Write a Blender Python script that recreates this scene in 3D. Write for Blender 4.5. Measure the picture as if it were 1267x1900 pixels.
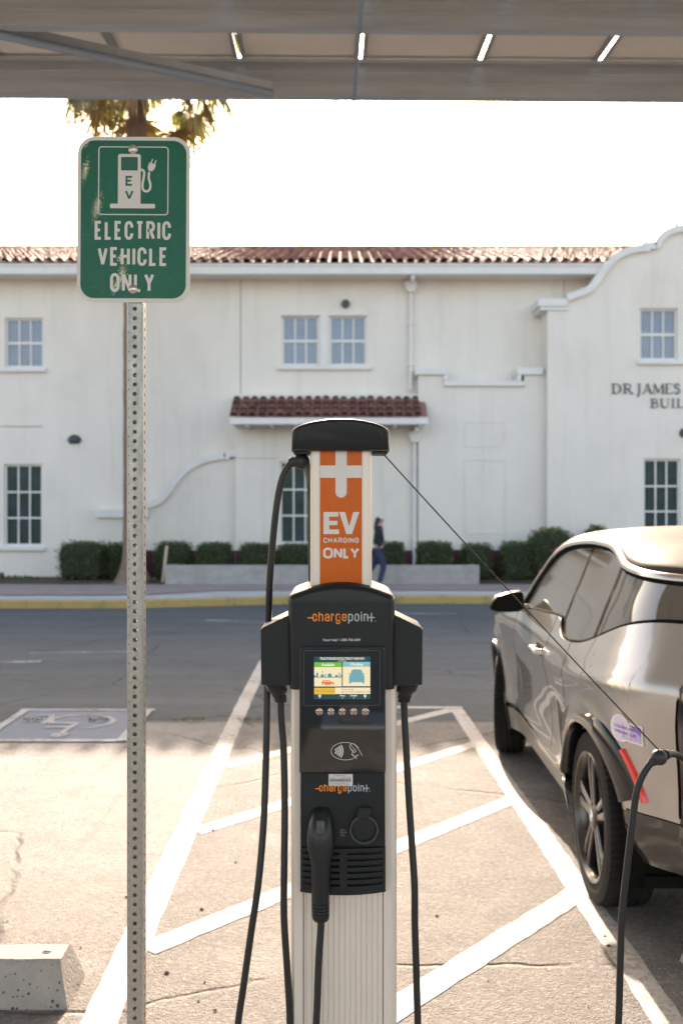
import bpy, bmesh, math, random
from mathutils import Vector, Matrix, noise
R = math.radians
PI = math.pi
random.seed(7)
scene = bpy.context.scene
for o in list(bpy.data.objects):
    bpy.data.objects.remove(o, do_unlink=True)
COL = scene.collection

# ------------------------------------------------------------------ camera, sky, sun, exposure
CAMH = 1.60          # eye height
F = 1847.0           # focal length in photo pixels (35 mm on a 36 mm tall frame)
cam_d = bpy.data.cameras.new("camera")
cam = bpy.data.objects.new("camera", cam_d)
COL.objects.link(cam)
cam.location = (0, 0, CAMH)
cam.rotation_euler = (R(90), 0, 0)
cam_d.sensor_fit = 'VERTICAL'
cam_d.sensor_height = 36.0
cam_d.lens = 35.0
cam_d.shift_y = 5.0 / 1900
cam_d.clip_start = 0.05
cam_d.clip_end = 3000
cam_d.dof.use_dof = True
cam_d.dof.focus_distance = 2.38
cam_d.dof.aperture_fstop = 4.0
cam_d.dof.aperture_blades = 9
scene.camera = cam

SUN_EL = math.atan(0.4530)
SUN_AZ = math.atan(-0.031)         # x over y
w = bpy.data.worlds.new("World")
scene.world = w
w.use_nodes = True
nt = w.node_tree
nt.nodes.clear()
wo = nt.nodes.new('ShaderNodeOutputWorld')
bg = nt.nodes.new('ShaderNodeBackground')
sky = nt.nodes.new('ShaderNodeTexSky')
sky.sky_type = 'NISHITA'
sky.sun_disc = False
sky.sun_elevation = SUN_EL
sky.sun_rotation = SUN_AZ
sky.altitude = 0
sky.air_density = 1.0
sky.dust_density = 3.0
sky.ozone_density = 1.0
bg.inputs['Strength'].default_value = 0.15
nt.links.new(sky.outputs[0], bg.inputs[0])
nt.links.new(bg.outputs[0], wo.inputs[0])

sd = bpy.data.lights.new("sun", 'SUN')
sd.energy = 3.5
sd.angle = R(0.5)
sd.color = (1.0, 0.955, 0.93)
sun = bpy.data.objects.new("sun", sd)
COL.objects.link(sun)
sun_dir = Vector((math.sin(SUN_AZ) * math.cos(SUN_EL), math.cos(SUN_AZ) * math.cos(SUN_EL), math.sin(SUN_EL)))
sun.rotation_euler = sun_dir.to_track_quat('Z', 'Y').to_euler()
sun.location = (0, 0, 30)

scene.render.engine = 'CYCLES'
scene.view_settings.view_transform = 'Standard'
scene.view_settings.look = 'None'
scene.view_settings.gamma = 1
scene.view_settings.exposure = 2.03
scene.view_settings.use_white_balance = True
scene.view_settings.white_balance_temperature = 8200
scene.view_settings.white_balance_tint = 13

# ------------------------------------------------------------------ helpers
def P(px, py, D):
    """a pixel of the photograph at a depth, as a place in metres"""
    return ((px - 633.5) / F * D, D, CAMH - (py - 955.0) / F * D)
def PX(px, D): return (px - 633.5) / F * D
def PZ(py, D): return CAMH - (py - 955.0) / F * D
def lerp(a, b, t): return a + (b - a) * t
def smooth(t):
    t = max(0.0, min(1.0, t)); return t * t * (3 - 2 * t)
def interp(pts, x):
    if x <= pts[0][0]: return pts[0][1]
    for i in range(len(pts) - 1):
        if x <= pts[i + 1][0]:
            # Catmull-Rom through the points
            p0 = pts[max(i - 1, 0)]; p1 = pts[i]; p2 = pts[i + 1]; p3 = pts[min(i + 2, len(pts) - 1)]
            h = p2[0] - p1[0]
            t = (x - p1[0]) / h
            m1 = (p2[1] - p0[1]) / max(p2[0] - p0[0], 1e-6) * h
            m2 = (p3[1] - p1[1]) / max(p3[0] - p1[0], 1e-6) * h
            t2 = t * t; t3 = t2 * t
            return (2*t3 - 3*t2 + 1) * p1[1] + (t3 - 2*t2 + t) * m1 + (-2*t3 + 3*t2) * p2[1] + (t3 - t2) * m2
    return pts[-1][1]
def spline(pts, n):
    """Catmull-Rom through 3-D points, n steps per span"""
    out = []
    L = len(pts)
    for i in range(L - 1):
        p0 = Vector(pts[max(i-1, 0)]); p1 = Vector(pts[i]); p2 = Vector(pts[i+1]); p3 = Vector(pts[min(i+2, L-1)])
        for k in range(n):
            t = k / n
            out.append(0.5 * ((2*p1) + (p2-p0)*t + (2*p0-5*p1+4*p2-p3)*t*t + (-p0+3*p1-3*p2+p3)*t*t*t))
    out.append(Vector(pts[-1]))
    return out

class MB:
    def __init__(s): s.v = []; s.f = []; s.m = []
    def add(s, verts, faces, m=0):
        b = len(s.v)
        s.v += [tuple(p) for p in verts]
        for f in faces:
            s.f.append(tuple(i + b for i in f)); s.m.append(m)
        return s
    def box(s, x0, x1, y0, y1, z0, z1, m=0):
        v = [(x0,y0,z0),(x1,y0,z0),(x1,y1,z0),(x0,y1,z0),(x0,y0,z1),(x1,y0,z1),(x1,y1,z1),(x0,y1,z1)]
        return s.add(v, [(0,3,2,1),(4,5,6,7),(0,1,5,4),(1,2,6,5),(2,3,7,6),(3,0,4,7)], m)
    def quad(s, a, b, c, d, m=0): return s.add([a, b, c, d], [(0,1,2,3)], m)
    def prism(s, poly, y0, y1, m=0):
        """polygon in x,z extruded from y0 (front) to y1 (back); poly counter-clockwise seen from the front (-y)"""
        n = len(poly)
        v = [(x, y0, z) for x, z in poly] + [(x, y1, z) for x, z in poly]
        f = [tuple(range(n)), tuple(range(2*n-1, n-1, -1))]
        f += [(i, n+i, n+(i+1) % n, (i+1) % n) for i in range(n)]
        return s.add(v, f, m)
    def column(s, poly, z0, z1, m=0):
        n = len(poly)
        v = [(x, y, z0) for x, y in poly] + [(x, y, z1) for x, y in poly]
        f = [tuple(range(n-1, -1, -1)), tuple(range(n, 2*n))]
        f += [(i, (i+1) % n, n+(i+1) % n, n+i) for i in range(n)]
        return s.add(v, f, m)
    def loft(s, rings, caps=True, closed=True, m=0):
        n = len(rings[0]); v = []; f = []
        for r in rings: v += [tuple(p) for p in r]
        for k in range(len(rings) - 1):
            for i in range(n if closed else n - 1):
                j = (i + 1) % n
                f.append((k*n+i, k*n+j, (k+1)*n+j, (k+1)*n+i))
        if caps and closed:
            f.append(tuple(range(n-1, -1, -1)))
            f.append(tuple((len(rings)-1)*n + i for i in range(n)))
        return s.add(v, f, m)
    def tube(s, path, r, n=10, m=0, caps=True):
        path = [Vector(p) for p in path]
        rings = []
        up = None
        for i, p in enumerate(path):
            a = path[max(i-1, 0)]; b = path[min(i+1, len(path)-1)]
            t = (b - a).normalized()
            if up is None:
                up = Vector((0,0,1)) if abs(t.z) < 0.9 else Vector((1,0,0))
            x = t.cross(up)
            if x.length < 1e-4: x = t.cross(Vector((0,1,0)))
            x.normalize(); y = x.cross(t).normalized(); up = y
            rr = r(i / (len(path)-1)) if callable(r) else (r[i] if isinstance(r, (list, tuple)) else r)
            rings.append([p + x*rr*math.cos(2*PI*k/n) + y*rr*math.sin(2*PI*k/n) for k in range(n)])
        return s.loft(rings, caps, True, m)
    def sphere(s, c, r, nu=16, nv=10, m=0, sc=(1,1,1)):
        rings = []
        for j in range(nv + 1):
            a = -PI/2 + PI*j/nv
            rr = max(math.cos(a), 1e-3)
            rings.append([(c[0]+r*sc[0]*rr*math.cos(2*PI*i/nu), c[1]+r*sc[1]*rr*math.sin(2*PI*i/nu), c[2]+r*sc[2]*math.sin(a)) for i in range(nu)])
        return s.loft(rings, True, True, m)
    def lathe(s, prof, c, axis='x', n=32, m=0, closed_prof=False):
        """prof: list of (radius, along)"""
        rings = []
        for r, h in prof:
            ring = []
            for i in range(n):
                a = 2*PI*i/n
                if axis == 'x': ring.append((c[0]+h, c[1]+r*math.cos(a), c[2]+r*math.sin(a)))
                elif axis == 'y': ring.append((c[0]+r*math.sin(a), c[1]+h, c[2]+r*math.cos(a)))
                else: ring.append((c[0]+r*math.cos(a), c[1]+r*math.sin(a), c[2]+h))
            rings.append(ring)
        return s.loft(rings, not closed_prof, True, m)
    def grid(s, fn, nu, nv, m=0, flip=False):
        v = [fn(i/nu, j/nv) for j in range(nv+1) for i in range(nu+1)]
        f = []
        for j in range(nv):
            for i in range(nu):
                a = j*(nu+1)+i
                q = (a, a+1, a+nu+2, a+nu+1)
                f.append(q[::-1] if flip else q)
        return s.add(v, f, m)

def obj(name, mb, mat, parent=None, smooth_angle=None, local=False, bevel=None, fix=True):
    me = bpy.data.meshes.new(name)
    v = mb.v
    if parent is not None and not local:
        off = Vector((0,0,0)); p = parent
        while p is not None: off += p.location; p = p.parent
        v = [(a[0]-off.x, a[1]-off.y, a[2]-off.z) for a in v]
    me.from_pydata(v, [], mb.f)
    for mm in (mat if isinstance(mat, (list, tuple)) else [mat]): me.materials.append(mm)
    for p, mi in zip(me.polygons, mb.m): p.material_index = mi
    if fix:
        bm = bmesh.new(); bm.from_mesh(me)
        bmesh.ops.recalc_face_normals(bm, faces=bm.faces)
        bm.to_mesh(me); bm.free()
    if smooth_angle is not None:
        for p in me.polygons: p.use_smooth = True
        me.set_sharp_from_angle(angle=R(smooth_angle))
    me.update()
    o = bpy.data.objects.new(name, me)
    COL.objects.link(o)
    if parent is not None: o.parent = parent
    if bevel:
        md = o.modifiers.new('bevel', 'BEVEL'); md.width = bevel; md.segments = 3; md.limit_method = 'ANGLE'; md.angle_limit = R(40)
        md.harden_normals = False
        for p in me.polygons: p.use_smooth = True
        me.set_sharp_from_angle(angle=R(60))
    return o
def thing(name, label, cat, loc=(0,0,0), rotz=0, group=None):
    o = bpy.data.objects.new(name, None); COL.objects.link(o)
    o.empty_display_size = 0.1
    o.location = loc; o.rotation_euler = (0,0,rotz)
    o['label'] = label; o['category'] = cat
    if group: o['group'] = group
    return o
def tag(o, label, cat, group=None, kind=None):
    o['label'] = label; o['category'] = cat
    if group: o['group'] = group
    if kind: o['kind'] = kind
    return o
def structure(o): o['kind'] = 'structure'; return o

# ------------------------------------------------------------------ materials
def mat(name, col, rough=0.6, metal=0.0, spec=0.5, coat=0.0, coat_rough=0.05, var=0.0, var_scale=6.0, bump=0.0, bump_scale=60.0,
        col2=None, emit=None, emit_s=0.0, island=0.0, stretch=(1,1,1), rough_var=0.0, detail=6.0, sheen=0.0, transl=0.0):
    m = bpy.data.materials.new(name); m.use_nodes = True
    t = m.node_tree; N = t.nodes; L = t.links
    b = N['Principled BSDF']
    b.inputs['Base Color'].default_value = (*col, 1)
    b.inputs['Roughness'].default_value = rough
    b.inputs['Metallic'].default_value = metal
    b.inputs['Specular IOR Level'].default_value = spec
    b.inputs['Coat Weight'].default_value = coat
    b.inputs['Coat Roughness'].default_value = coat_rough
    if emit:
        b.inputs['Emission Color'].default_value = (*emit, 1); b.inputs['Emission Strength'].default_value = emit_s
    if var or bump or island or rough_var:
        tc = N.new('ShaderNodeTexCoord'); mp = N.new('ShaderNodeMapping'); mp.inputs['Scale'].default_value = stretch
        L.new(tc.outputs['Object'], mp.inputs['Vector'])
    cur = None
    if var:
        n = N.new('ShaderNodeTexNoise'); n.inputs['Scale'].default_value = var_scale; n.inputs['Detail'].default_value = detail; n.inputs['Roughness'].default_value = 0.65
        L.new(mp.outputs[0], n.inputs['Vector'])
        rp = N.new('ShaderNodeMapRange'); rp.inputs['From Min'].default_value = 0.3; rp.inputs['From Max'].default_value = 0.7
        L.new(n.outputs['Fac'], rp.inputs['Value'])
        mx = N.new('ShaderNodeMix'); mx.data_type = 'RGBA'
        c2 = col2 if col2 else tuple(c * (1 - var) for c in col)
        mx.inputs[6].default_value = (*c2, 1); mx.inputs[7].default_value = (*col, 1)
        L.new(rp.outputs[0], mx.inputs[0]); cur = mx.outputs[2]
        if rough_var:
            rr = N.new('ShaderNodeMapRange'); rr.inputs['To Min'].default_value = rough + rough_var; rr.inputs['To Max'].default_value = max(rough - rough_var, 0.02)
            L.new(n.outputs['Fac'], rr.inputs['Value']); L.new(rr.outputs[0], b.inputs['Roughness'])
    if island:
        g = N.new('ShaderNodeNewGeometry')
        hs = N.new('ShaderNodeHueSaturation')
        mr = N.new('ShaderNodeMapRange'); mr.inputs['To Min'].default_value = 1 - island; mr.inputs['To Max'].default_value = 1 + island
        L.new(g.outputs['Random Per Island'], mr.inputs['Value']); L.new(mr.outputs[0], hs.inputs['Value'])
        ml = N.new('ShaderNodeMath'); ml.operation = 'MULTIPLY'; ml.inputs[1].default_value = 7.31
        fr = N.new('ShaderNodeMath'); fr.operation = 'FRACT'
        L.new(g.outputs['Random Per Island'], ml.inputs[0]); L.new(ml.outputs[0], fr.inputs[0])
        mh = N.new('ShaderNodeMapRange'); mh.inputs['To Min'].default_value = 0.5 - 0.06*island; mh.inputs['To Max'].default_value = 0.5 + 0.06*island
        L.new(fr.outputs[0], mh.inputs['Value']); L.new(mh.outputs[0], hs.inputs['Hue'])
        if cur is not None: L.new(cur, hs.inputs['Color'])
        else: hs.inputs['Color'].default_value = (*col, 1)
        cur = hs.outputs[0]
    if cur is not None: L.new(cur, b.inputs['Base Color'])
    if bump:
        n2 = N.new('ShaderNodeTexNoise'); n2.inputs['Scale'].default_value = bump_scale; n2.inputs['Detail'].default_value = 4
        L.new(mp.outputs[0], n2.inputs['Vector'])
        bp = N.new('ShaderNodeBump'); bp.inputs['Strength'].default_value = bump; bp.inputs['Distance'].default_value = 0.01
        L.new(n2.outputs['Fac'], bp.inputs['Height']); L.new(bp.outputs[0], b.inputs['Normal'])
    if transl:
        tr = N.new('ShaderNodeBsdfTranslucent'); tr.inputs['Color'].default_value = (col[0]*1.6, col[1]*1.7, col[2]*0.8, 1)
        ms = N.new('ShaderNodeMixShader'); ms.inputs[0].default_value = transl
        out = N['Material Output']
        L.new(b.outputs[0], ms.inputs[1]); L.new(tr.outputs[0], ms.inputs[2]); L.new(ms.outputs[0], out.inputs[0])
    return m

# ------------------------------------------------------------------ lettering: a stroke alphabet
def arc(cx, cy, rx, ry, a0, a1, n=10):
    return [(cx + rx*math.cos(R(a0+(a1-a0)*i/n)), cy + ry*math.sin(R(a0+(a1-a0)*i/n))) for i in range(n+1)]
def G(ch):
    """strokes of a letter in a unit box; a third value True closes the stroke"""
    r = 0.26
    top = lambda a0, a1: arc(.5, 1-r, .5, r, a0, a1)
    bot = lambda a0, a1: arc(.5, r, .5, r, a0, a1)
    d = {
     'E': [[(1,1),(0,1),(0,0),(1,0)], [(0,.52),(.82,.52)]],
     'F': [[(1,1),(0,1),(0,0)], [(0,.52),(.82,.52)]],
     'L': [[(0,1),(0,0),(1,0)]],
     'C': [[(1,.68)] + top(0,180) + bot(180,360) + [(1,.32)]],
     'G': [[(1,.70)] + top(0,180) + bot(180,360) + [(1,.48),(.55,.48)]],
     'T': [[(0,1),(1,1)], [(.5,1),(.5,0)]],
     'R': [[(0,0),(0,1),(.55,1)] + arc(.55,.75,.45,.25,90,-90)[1:] + [(0,.5)], [(.5,.5),(1,0)]],
     'P': [[(0,0),(0,1),(.55,1)] + arc(.55,.75,.45,.25,90,-90)[1:] + [(0,.5)]],
     'I': [[(.5,1),(.5,0)]],
     'V': [[(0,1),(.5,0),(1,1)]],
     'H': [[(0,0),(0,1)], [(1,0),(1,1)], [(0,.52),(1,.52)]],
     'O': [top(0,180) + bot(180,360) + ['closed']],
     'N': [[(0,0),(0,1),(1,0),(1,1)]],
     'Y': [[(0,1),(.5,.45),(1,1)], [(.5,.45),(.5,0)]],
     'A': [[(0,0),(.5,1),(1,0)], [(.2,.34),(.8,.34)]],
     'c': [[(1,.66)] + top(0,180) + bot(180,360) + [(1,.34)]],
     'e': [[(0,.5),(1,.5)] + top(0,180) + bot(180,350)],
     'o': [top(0,180) + bot(180,360) + ['closed']],
     'h': [[(0,0),(0,1.24)], [(0,.62)] + top(180,0) + [(1,0)]],
     'n': [[(0,0),(0,1)], [(0,.62)] + top(180,0) + [(1,0)]],
     'r': [[(0,0),(0,1)], [(0,.62)] + top(180,30)],
     'a': [[(.02,.78)] + top(165,0) + [(1,0)], [(1,.56),(.5,.56)] + arc(.5,.28,.5,.28,90,270) + [(1,.03)]],
     'g': [[(1,.9)] + top(0,180) + bot(180,360), [(1,1),(1,-.18)] + arc(.5,-.18,.5,.24,0,-160)],
     'p': [[(0,1),(0,-.36)], top(180,0) + bot(0,-180)],
     'i': [[(.5,0),(.5,1)], [(.5,1.27),(.5,1.29)]],
    }
    return d[ch]
def offset_strip(pts, t, closed=False, round_cap=False):
    """ribbon of width t along a 2-D polyline: returns (verts, faces)"""
    q = [Vector(pts[0])]
    for p in pts[1:]:
        if (Vector(p) - q[-1]).length > 1e-7: q.append(Vector(p))
    if closed and (q[0]-q[-1]).length < 1e-7: q.pop()
    n = len(q); Lf = []; Rt = []
    for i in range(n):
        if closed: a = q[i-1]; b = q[(i+1) % n]
        else: a = q[max(i-1,0)]; b = q[min(i+1,n-1)]
        d1 = (q[i]-a); d2 = (b-q[i])
        if d1.length < 1e-9: d1 = d2
        if d2.length < 1e-9: d2 = d1
        d1 = d1.normalized(); d2 = d2.normalized()
        n1 = Vector((-d1.y, d1.x)); n2 = Vector((-d2.y, d2.x))
        mi = n1 + n2
        if mi.length < 1e-5: mi = n1
        mi.normalize()
        k = 1 / max(mi.dot(n1), 0.3)
        Lf.append(q[i] + mi*t/2*k); Rt.append(q[i] - mi*t/2*k)
    v = Lf + Rt
    f = [(i, n+i, n+i+1, i+1) for i in range(n-1)]
    if closed: f.append((n-1, 2*n-1, n, 0))
    elif round_cap:
        for end, dd in ((0, -1), (n-1, 1)):
            d = (q[1]-q[0]).normalized() if end == 0 else (q[-1]-q[-2]).normalized()
            d = d * dd; nn = Vector((-d.y, d.x))
            b0 = len(v); seg = 8
            arcp = [q[end] + (nn*math.cos(PI*k/seg) + d*math.sin(PI*k/seg))*t/2 for k in range(seg+1)]
            v += arcp; f.append(tuple(range(b0+seg, b0-1, -1)))
    return v, f
LAYER = 0.00006
def stroke(mb, pts, t, y, m=0, closed=False, round_cap=True, k=0):
    if not closed:
        for i in range(1, len(pts)-1):
            d1 = Vector(pts[i][:2])-Vector(pts[i-1][:2]); d2 = Vector(pts[i+1][:2])-Vector(pts[i][:2])
            if d1.length > 1e-9 and d2.length > 1e-9 and d1.normalized().dot(d2.normalized()) < -.2:
                stroke(mb, pts[:i+1], t, y, m, False, round_cap, k); stroke(mb, pts[i:], t, y, m, False, round_cap, k+1)
                return
    v, f = offset_strip(pts, t, closed, round_cap)
    mb.add([(p[0], y - k*LAYER, p[1]) for p in v], f, m)
def letters(mb, text, x0, x1, z0, z1, t, y, widths=None, gap=0.25, m=0, round_cap=False):
    """stroke letters fitted into a box; widths are relative"""
    W = {'I': .28, 'i': .22, ' ': .5, '.': .3, 'r': .75, 'E': .88, 'L': .85, 'T': .95, 'V': 1.1, 'Y': 1.1, 'A': 1.15, 'N': 1.05, 'O': 1.05}
    if widths: W.update(widths)
    tot = sum(W.get(c, 1.0) for c in text) + gap*(len(text)-1)
    u = (x1-x0)/tot; x = x0; k = 0
    for c in text:
        wd = W.get(c, 1.0)*u
        if c != ' ':
            for s in G(c):
                cl = s[-1] == 'closed'
                s2 = s[:-1] if cl else s
                gw = max(wd - t, 0.0)
                stroke(mb, [(x + t/2 + p[0]*gw, z0 + t/2 + p[1]*(z1-z0-t)) for p in s2], t, y, m, cl, round_cap, k)
                k = (k+1) % 5
        x += wd + gap*u
_txt = {}
def text_fit(mb, body, x0, x1, z0, z1, y, m=0, bold=0.0):
    """the built-in sans lettering fitted into a box"""
    key = (body, bold)
    if key not in _txt:
        cu = bpy.data.curves.new('lettering', 'FONT'); cu.body = body; cu.offset = bold; cu.resolution_u = 3
        o = bpy.data.objects.new('lettering', cu); COL.objects.link(o)
        dg = bpy.context.evaluated_depsgraph_get()
        me = bpy.data.meshes.new_from_object(o.evaluated_get(dg))
        _txt[key] = ([tuple(v.co[:2]) for v in me.vertices], [tuple(p.vertices) for p in me.polygons])
        bpy.data.objects.remove(o, do_unlink=True); bpy.data.curves.remove(cu); bpy.data.meshes.remove(me)
    v, f = _txt[key]
    a0 = min(p[0] for p in v); a1 = max(p[0] for p in v); b0 = min(p[1] for p in v); b1 = max(p[1] for p in v)
    mb.add([(lerp(x0, x1, (p[0]-a0)/(a1-a0)), y, lerp(z0, z1, (p[1]-b0)/(b1-b0))) for p in v], f, m)
def rrect(x0, x1, z0, z1, r, n=6):
    return arc(x1-r, z1-r, r, r, 0, 90, n) + arc(x0+r, z1-r, r, r, 90, 180, n) + arc(x0+r, z0+r, r, r, 180, 270, n) + arc(x1-r, z0+r, r, r, 270, 360, n)

# ------------------------------------------------------------------ the ground
LOT = 0.0157       # the bays lean this much to the left per metre
def gz(y):
    return 0.0 if y < 8.4 else max(-0.13, -0.13*(y-8.4)/(18.0-8.4))
def ground_material():
    m = bpy.data.materials.new('asphalt'); m.use_nodes = True
    t = m.node_tree; N = t.nodes; L = t.links; b = N['Principled BSDF']
    tc = N.new('ShaderNodeTexCoord'); sp = N.new('ShaderNodeSeparateXYZ'); L.new(tc.outputs['Object'], sp.inputs[0])
    def noi(s, d=6, r=.6, vec=None):
        n = N.new('ShaderNodeTexNoise'); n.inputs['Scale'].default_value = s; n.inputs['Detail'].default_value = d; n.inputs['Roughness'].default_value = r
        L.new(vec if vec else tc.outputs['Object'], n.inputs['Vector']); return n.outputs['Fac']
    def mr(v, a, c, d=0, e=1):
        n = N.new('ShaderNodeMapRange'); n.inputs[1].default_value = a; n.inputs[2].default_value = c; n.inputs[3].default_value = d; n.inputs[4].default_value = e
        L.new(v, n.inputs[0]); return n.outputs[0]
    def mix(f, a, c, mode='MIX'):
        n = N.new('ShaderNodeMix'); n.data_type = 'RGBA'; n.blend_type = mode
        for i, x in ((6, a), (7, c)):
            if isinstance(x, tuple): n.inputs[i].default_value = (*x, 1)
            else: L.new(x, n.inputs[i])
        if isinstance(f, float): n.inputs[0].default_value = f
        else: L.new(f, n.inputs[0])
        return n.outputs[2]
    def math_(op, a, c):
        n = N.new('ShaderNodeMath'); n.operation = op
        for i, x in ((0, a), (1, c)):
            if isinstance(x, (int, float)): n.inputs[i].default_value = x
            else: L.new(x, n.inputs[i])
        return n.outputs[0]
    big = noi(0.8, 8, .65); mid = noi(5, 8, .7); fine = noi(90, 4, .7); fine2 = noi(260, 2, .6)
    # old bleached paving of the bays
    aisle = mix(mr(mid, .35, .65), (.132, .117, .108), (.205, .184, .172))
    stall = mix(mr(mid, .3, .62), (.215, .195, .184), (.310, .286, .272))
    near = mr(math_('ADD', sp.outputs[1], math_('MULTIPLY', big, 2.6)), 5.9, 4.7)
    stall = mix(math_('MULTIPLY', near, .75), stall, aisle)
    wobble = math_('ADD', sp.outputs[0], mr(big, 0, 1, -.12, .12))
    left = mr(wobble, -.72, -.86)
    old = mix(left, aisle, stall)
    # dark smears
    mp = N.new('ShaderNodeMapping'); mp.inputs['Scale'].default_value = (1.2, 3.5, 1); mp.inputs['Rotation'].default_value = (0, 0, .5)
    L.new(tc.outputs['Object'], mp.inputs[0])
    smear = noi(1.6, 9, .72, mp.outputs[0])
    old = mix(mr(smear, .56, .72, 0, .7), old, (.15, .13, .113))
    # aggregate stones
    vo = N.new('ShaderNodeTexVoronoi'); vo.inputs['Scale'].default_value = 75; L.new(tc.outputs['Object'], vo.inputs['Vector'])
    stone = mr(vo.outputs['Distance'], .0, .38, 1, 0)
    patch = mr(noi(2.6, 6, .7), .42, .62)
    old = mix(math_('MULTIPLY', mr(vo.outputs['Color'], .55, .8), math_('MULTIPLY', patch, mr(stone, .2, .6))), old, (.42, .38, .352))
    grain = noi(38, 5, .75); grain2 = noi(14, 6, .8)
    old = mix(math_('MULTIPLY', mr(grain, .53, .62), .6), old, (.105, .088, .074))
    old = mix(math_('MULTIPLY', mr(grain, .47, .38), .5), old, (.38, .345, .322))
    old = mix(math_('MULTIPLY', mr(grain2, .56, .68), .5), old, (.12, .10, .084))
    old = mix(math_('MULTIPLY', mr(fine, .56, .66), .55), old, (.075, .064, .054))
    old = mix(math_('MULTIPLY', mr(fine2, .3, .75), .25), old, (.36, .33, .308))
    # cracks
    vc = N.new('ShaderNodeTexVoronoi'); vc.feature = 'DISTANCE_TO_EDGE'; vc.inputs['Scale'].default_value = .55
    wv = N.new('ShaderNodeMix'); wv.data_type = 'RGBA'; wv.inputs[0].default_value = .12
    nn = N.new('ShaderNodeTexNoise'); nn.inputs['Scale'].default_value = 3; nn.inputs['Detail'].default_value = 8
    L.new(tc.outputs['Object'], nn.inputs['Vector']); L.new(tc.outputs['Object'], wv.inputs[6]); L.new(nn.outputs['Color'], wv.inputs[7])
    L.new(wv.outputs[2], vc.inputs['Vector'])
    crack = math_('MULTIPLY', mr(vc.outputs['Distance'], .0, .008, 1, 0), mr(big, .44, .54))
    old = mix(math_('MULTIPLY', crack, .55), old, (.05, .043, .037))
    # oil drips and tyre rubber
    vs = N.new('ShaderNodeTexVoronoi'); vs.inputs['Scale'].default_value = 1.35; L.new(wv.outputs[2], vs.inputs['Vector'])
    spot = math_('MULTIPLY', mr(vs.outputs['Distance'], .05, .17, 1, 0), mr(mid, .42, .58))
    old = mix(math_('MULTIPLY', spot, .45), old, (.10, .085, .073))
    mp3 = N.new('ShaderNodeMapping'); mp3.inputs['Scale'].default_value = (5.5, .25, 1); L.new(tc.outputs['Object'], mp3.inputs[0])
    old = mix(math_('MULTIPLY', mr(noi(1.0, 5, .6, mp3.outputs[0]), .56, .72), .28), old, (.13, .113, .10))
    pale = noi(1.9, 7, .62)
    old = mix(math_('MULTIPLY', mr(pale, .55, .68), .40), old, (.36, .332, .315))
    # sealed street paving
    street = mix(mr(mid, .3, .7), (.058, .071, .080), (.083, .099, .109))
    street = mix(math_('MULTIPLY', mr(fine, .55, .75), .6), street, (.16, .17, .18))
    mp2 = N.new('ShaderNodeMapping'); mp2.inputs['Scale'].default_value = (.12, 1.3, 1); L.new(tc.outputs['Object'], mp2.inputs[0])
    street = mix(mr(noi(1.4, 5, .6, mp2.outputs[0]),   .45, .7, 0, .4), street, (.13, .137, .143))
    tar = math_('MULTIPLY', mr(vc.outputs['Distance'], .0, .012, 1, 0), mr(big, .42, .52))
    street = mix(math_('MULTIPLY', tar, .75), street, (.035, .037, .040))
    street = mix(math_('MULTIPLY', mr(noi(.35, 4, .5), .52, .56), .28), street, (.048, .056, .062))
    edge = math_('ADD', sp.outputs[1], mr(mid, 0, 1, -.05, .05))
    seam = mr(edge, 7.62, 7.74)
    colr = mix(seam, old, street)
    L.new(colr, b.inputs['Base Color'])
    b.inputs['Roughness'].default_value = .82
    b.inputs['Specular IOR Level'].default_value = .35
    h = math_('ADD', math_('MULTIPLY', stone, .5), math_('ADD', math_('ADD', fine, grain), math_('MULTIPLY', crack, -2.0)))
    bp = N.new('ShaderNodeBump'); bp.inputs['Strength'].default_value = .9; bp.inputs['Distance'].default_value = .010
    L.new(h, bp.inputs['Height']); L.new(bp.outputs[0], b.inputs['Normal'])
    return m
M_ground = ground_material()
g = MB()
ys = [-400, -60, 0, 8.4, 10, 18.0, 30, 120, 900]
xs = [-900, -40, 40, 900]
for j in range(len(ys)-1):
    for i in range(len(xs)-1):
        g.quad((xs[i], ys[j], gz(ys[j])), (xs[i+1], ys[j], gz(ys[j])), (xs[i+1], ys[j+1], gz(ys[j+1])), (xs[i], ys[j+1], gz(ys[j+1])))
structure(obj('parking_lot', g, M_ground, fix=False))

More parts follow.
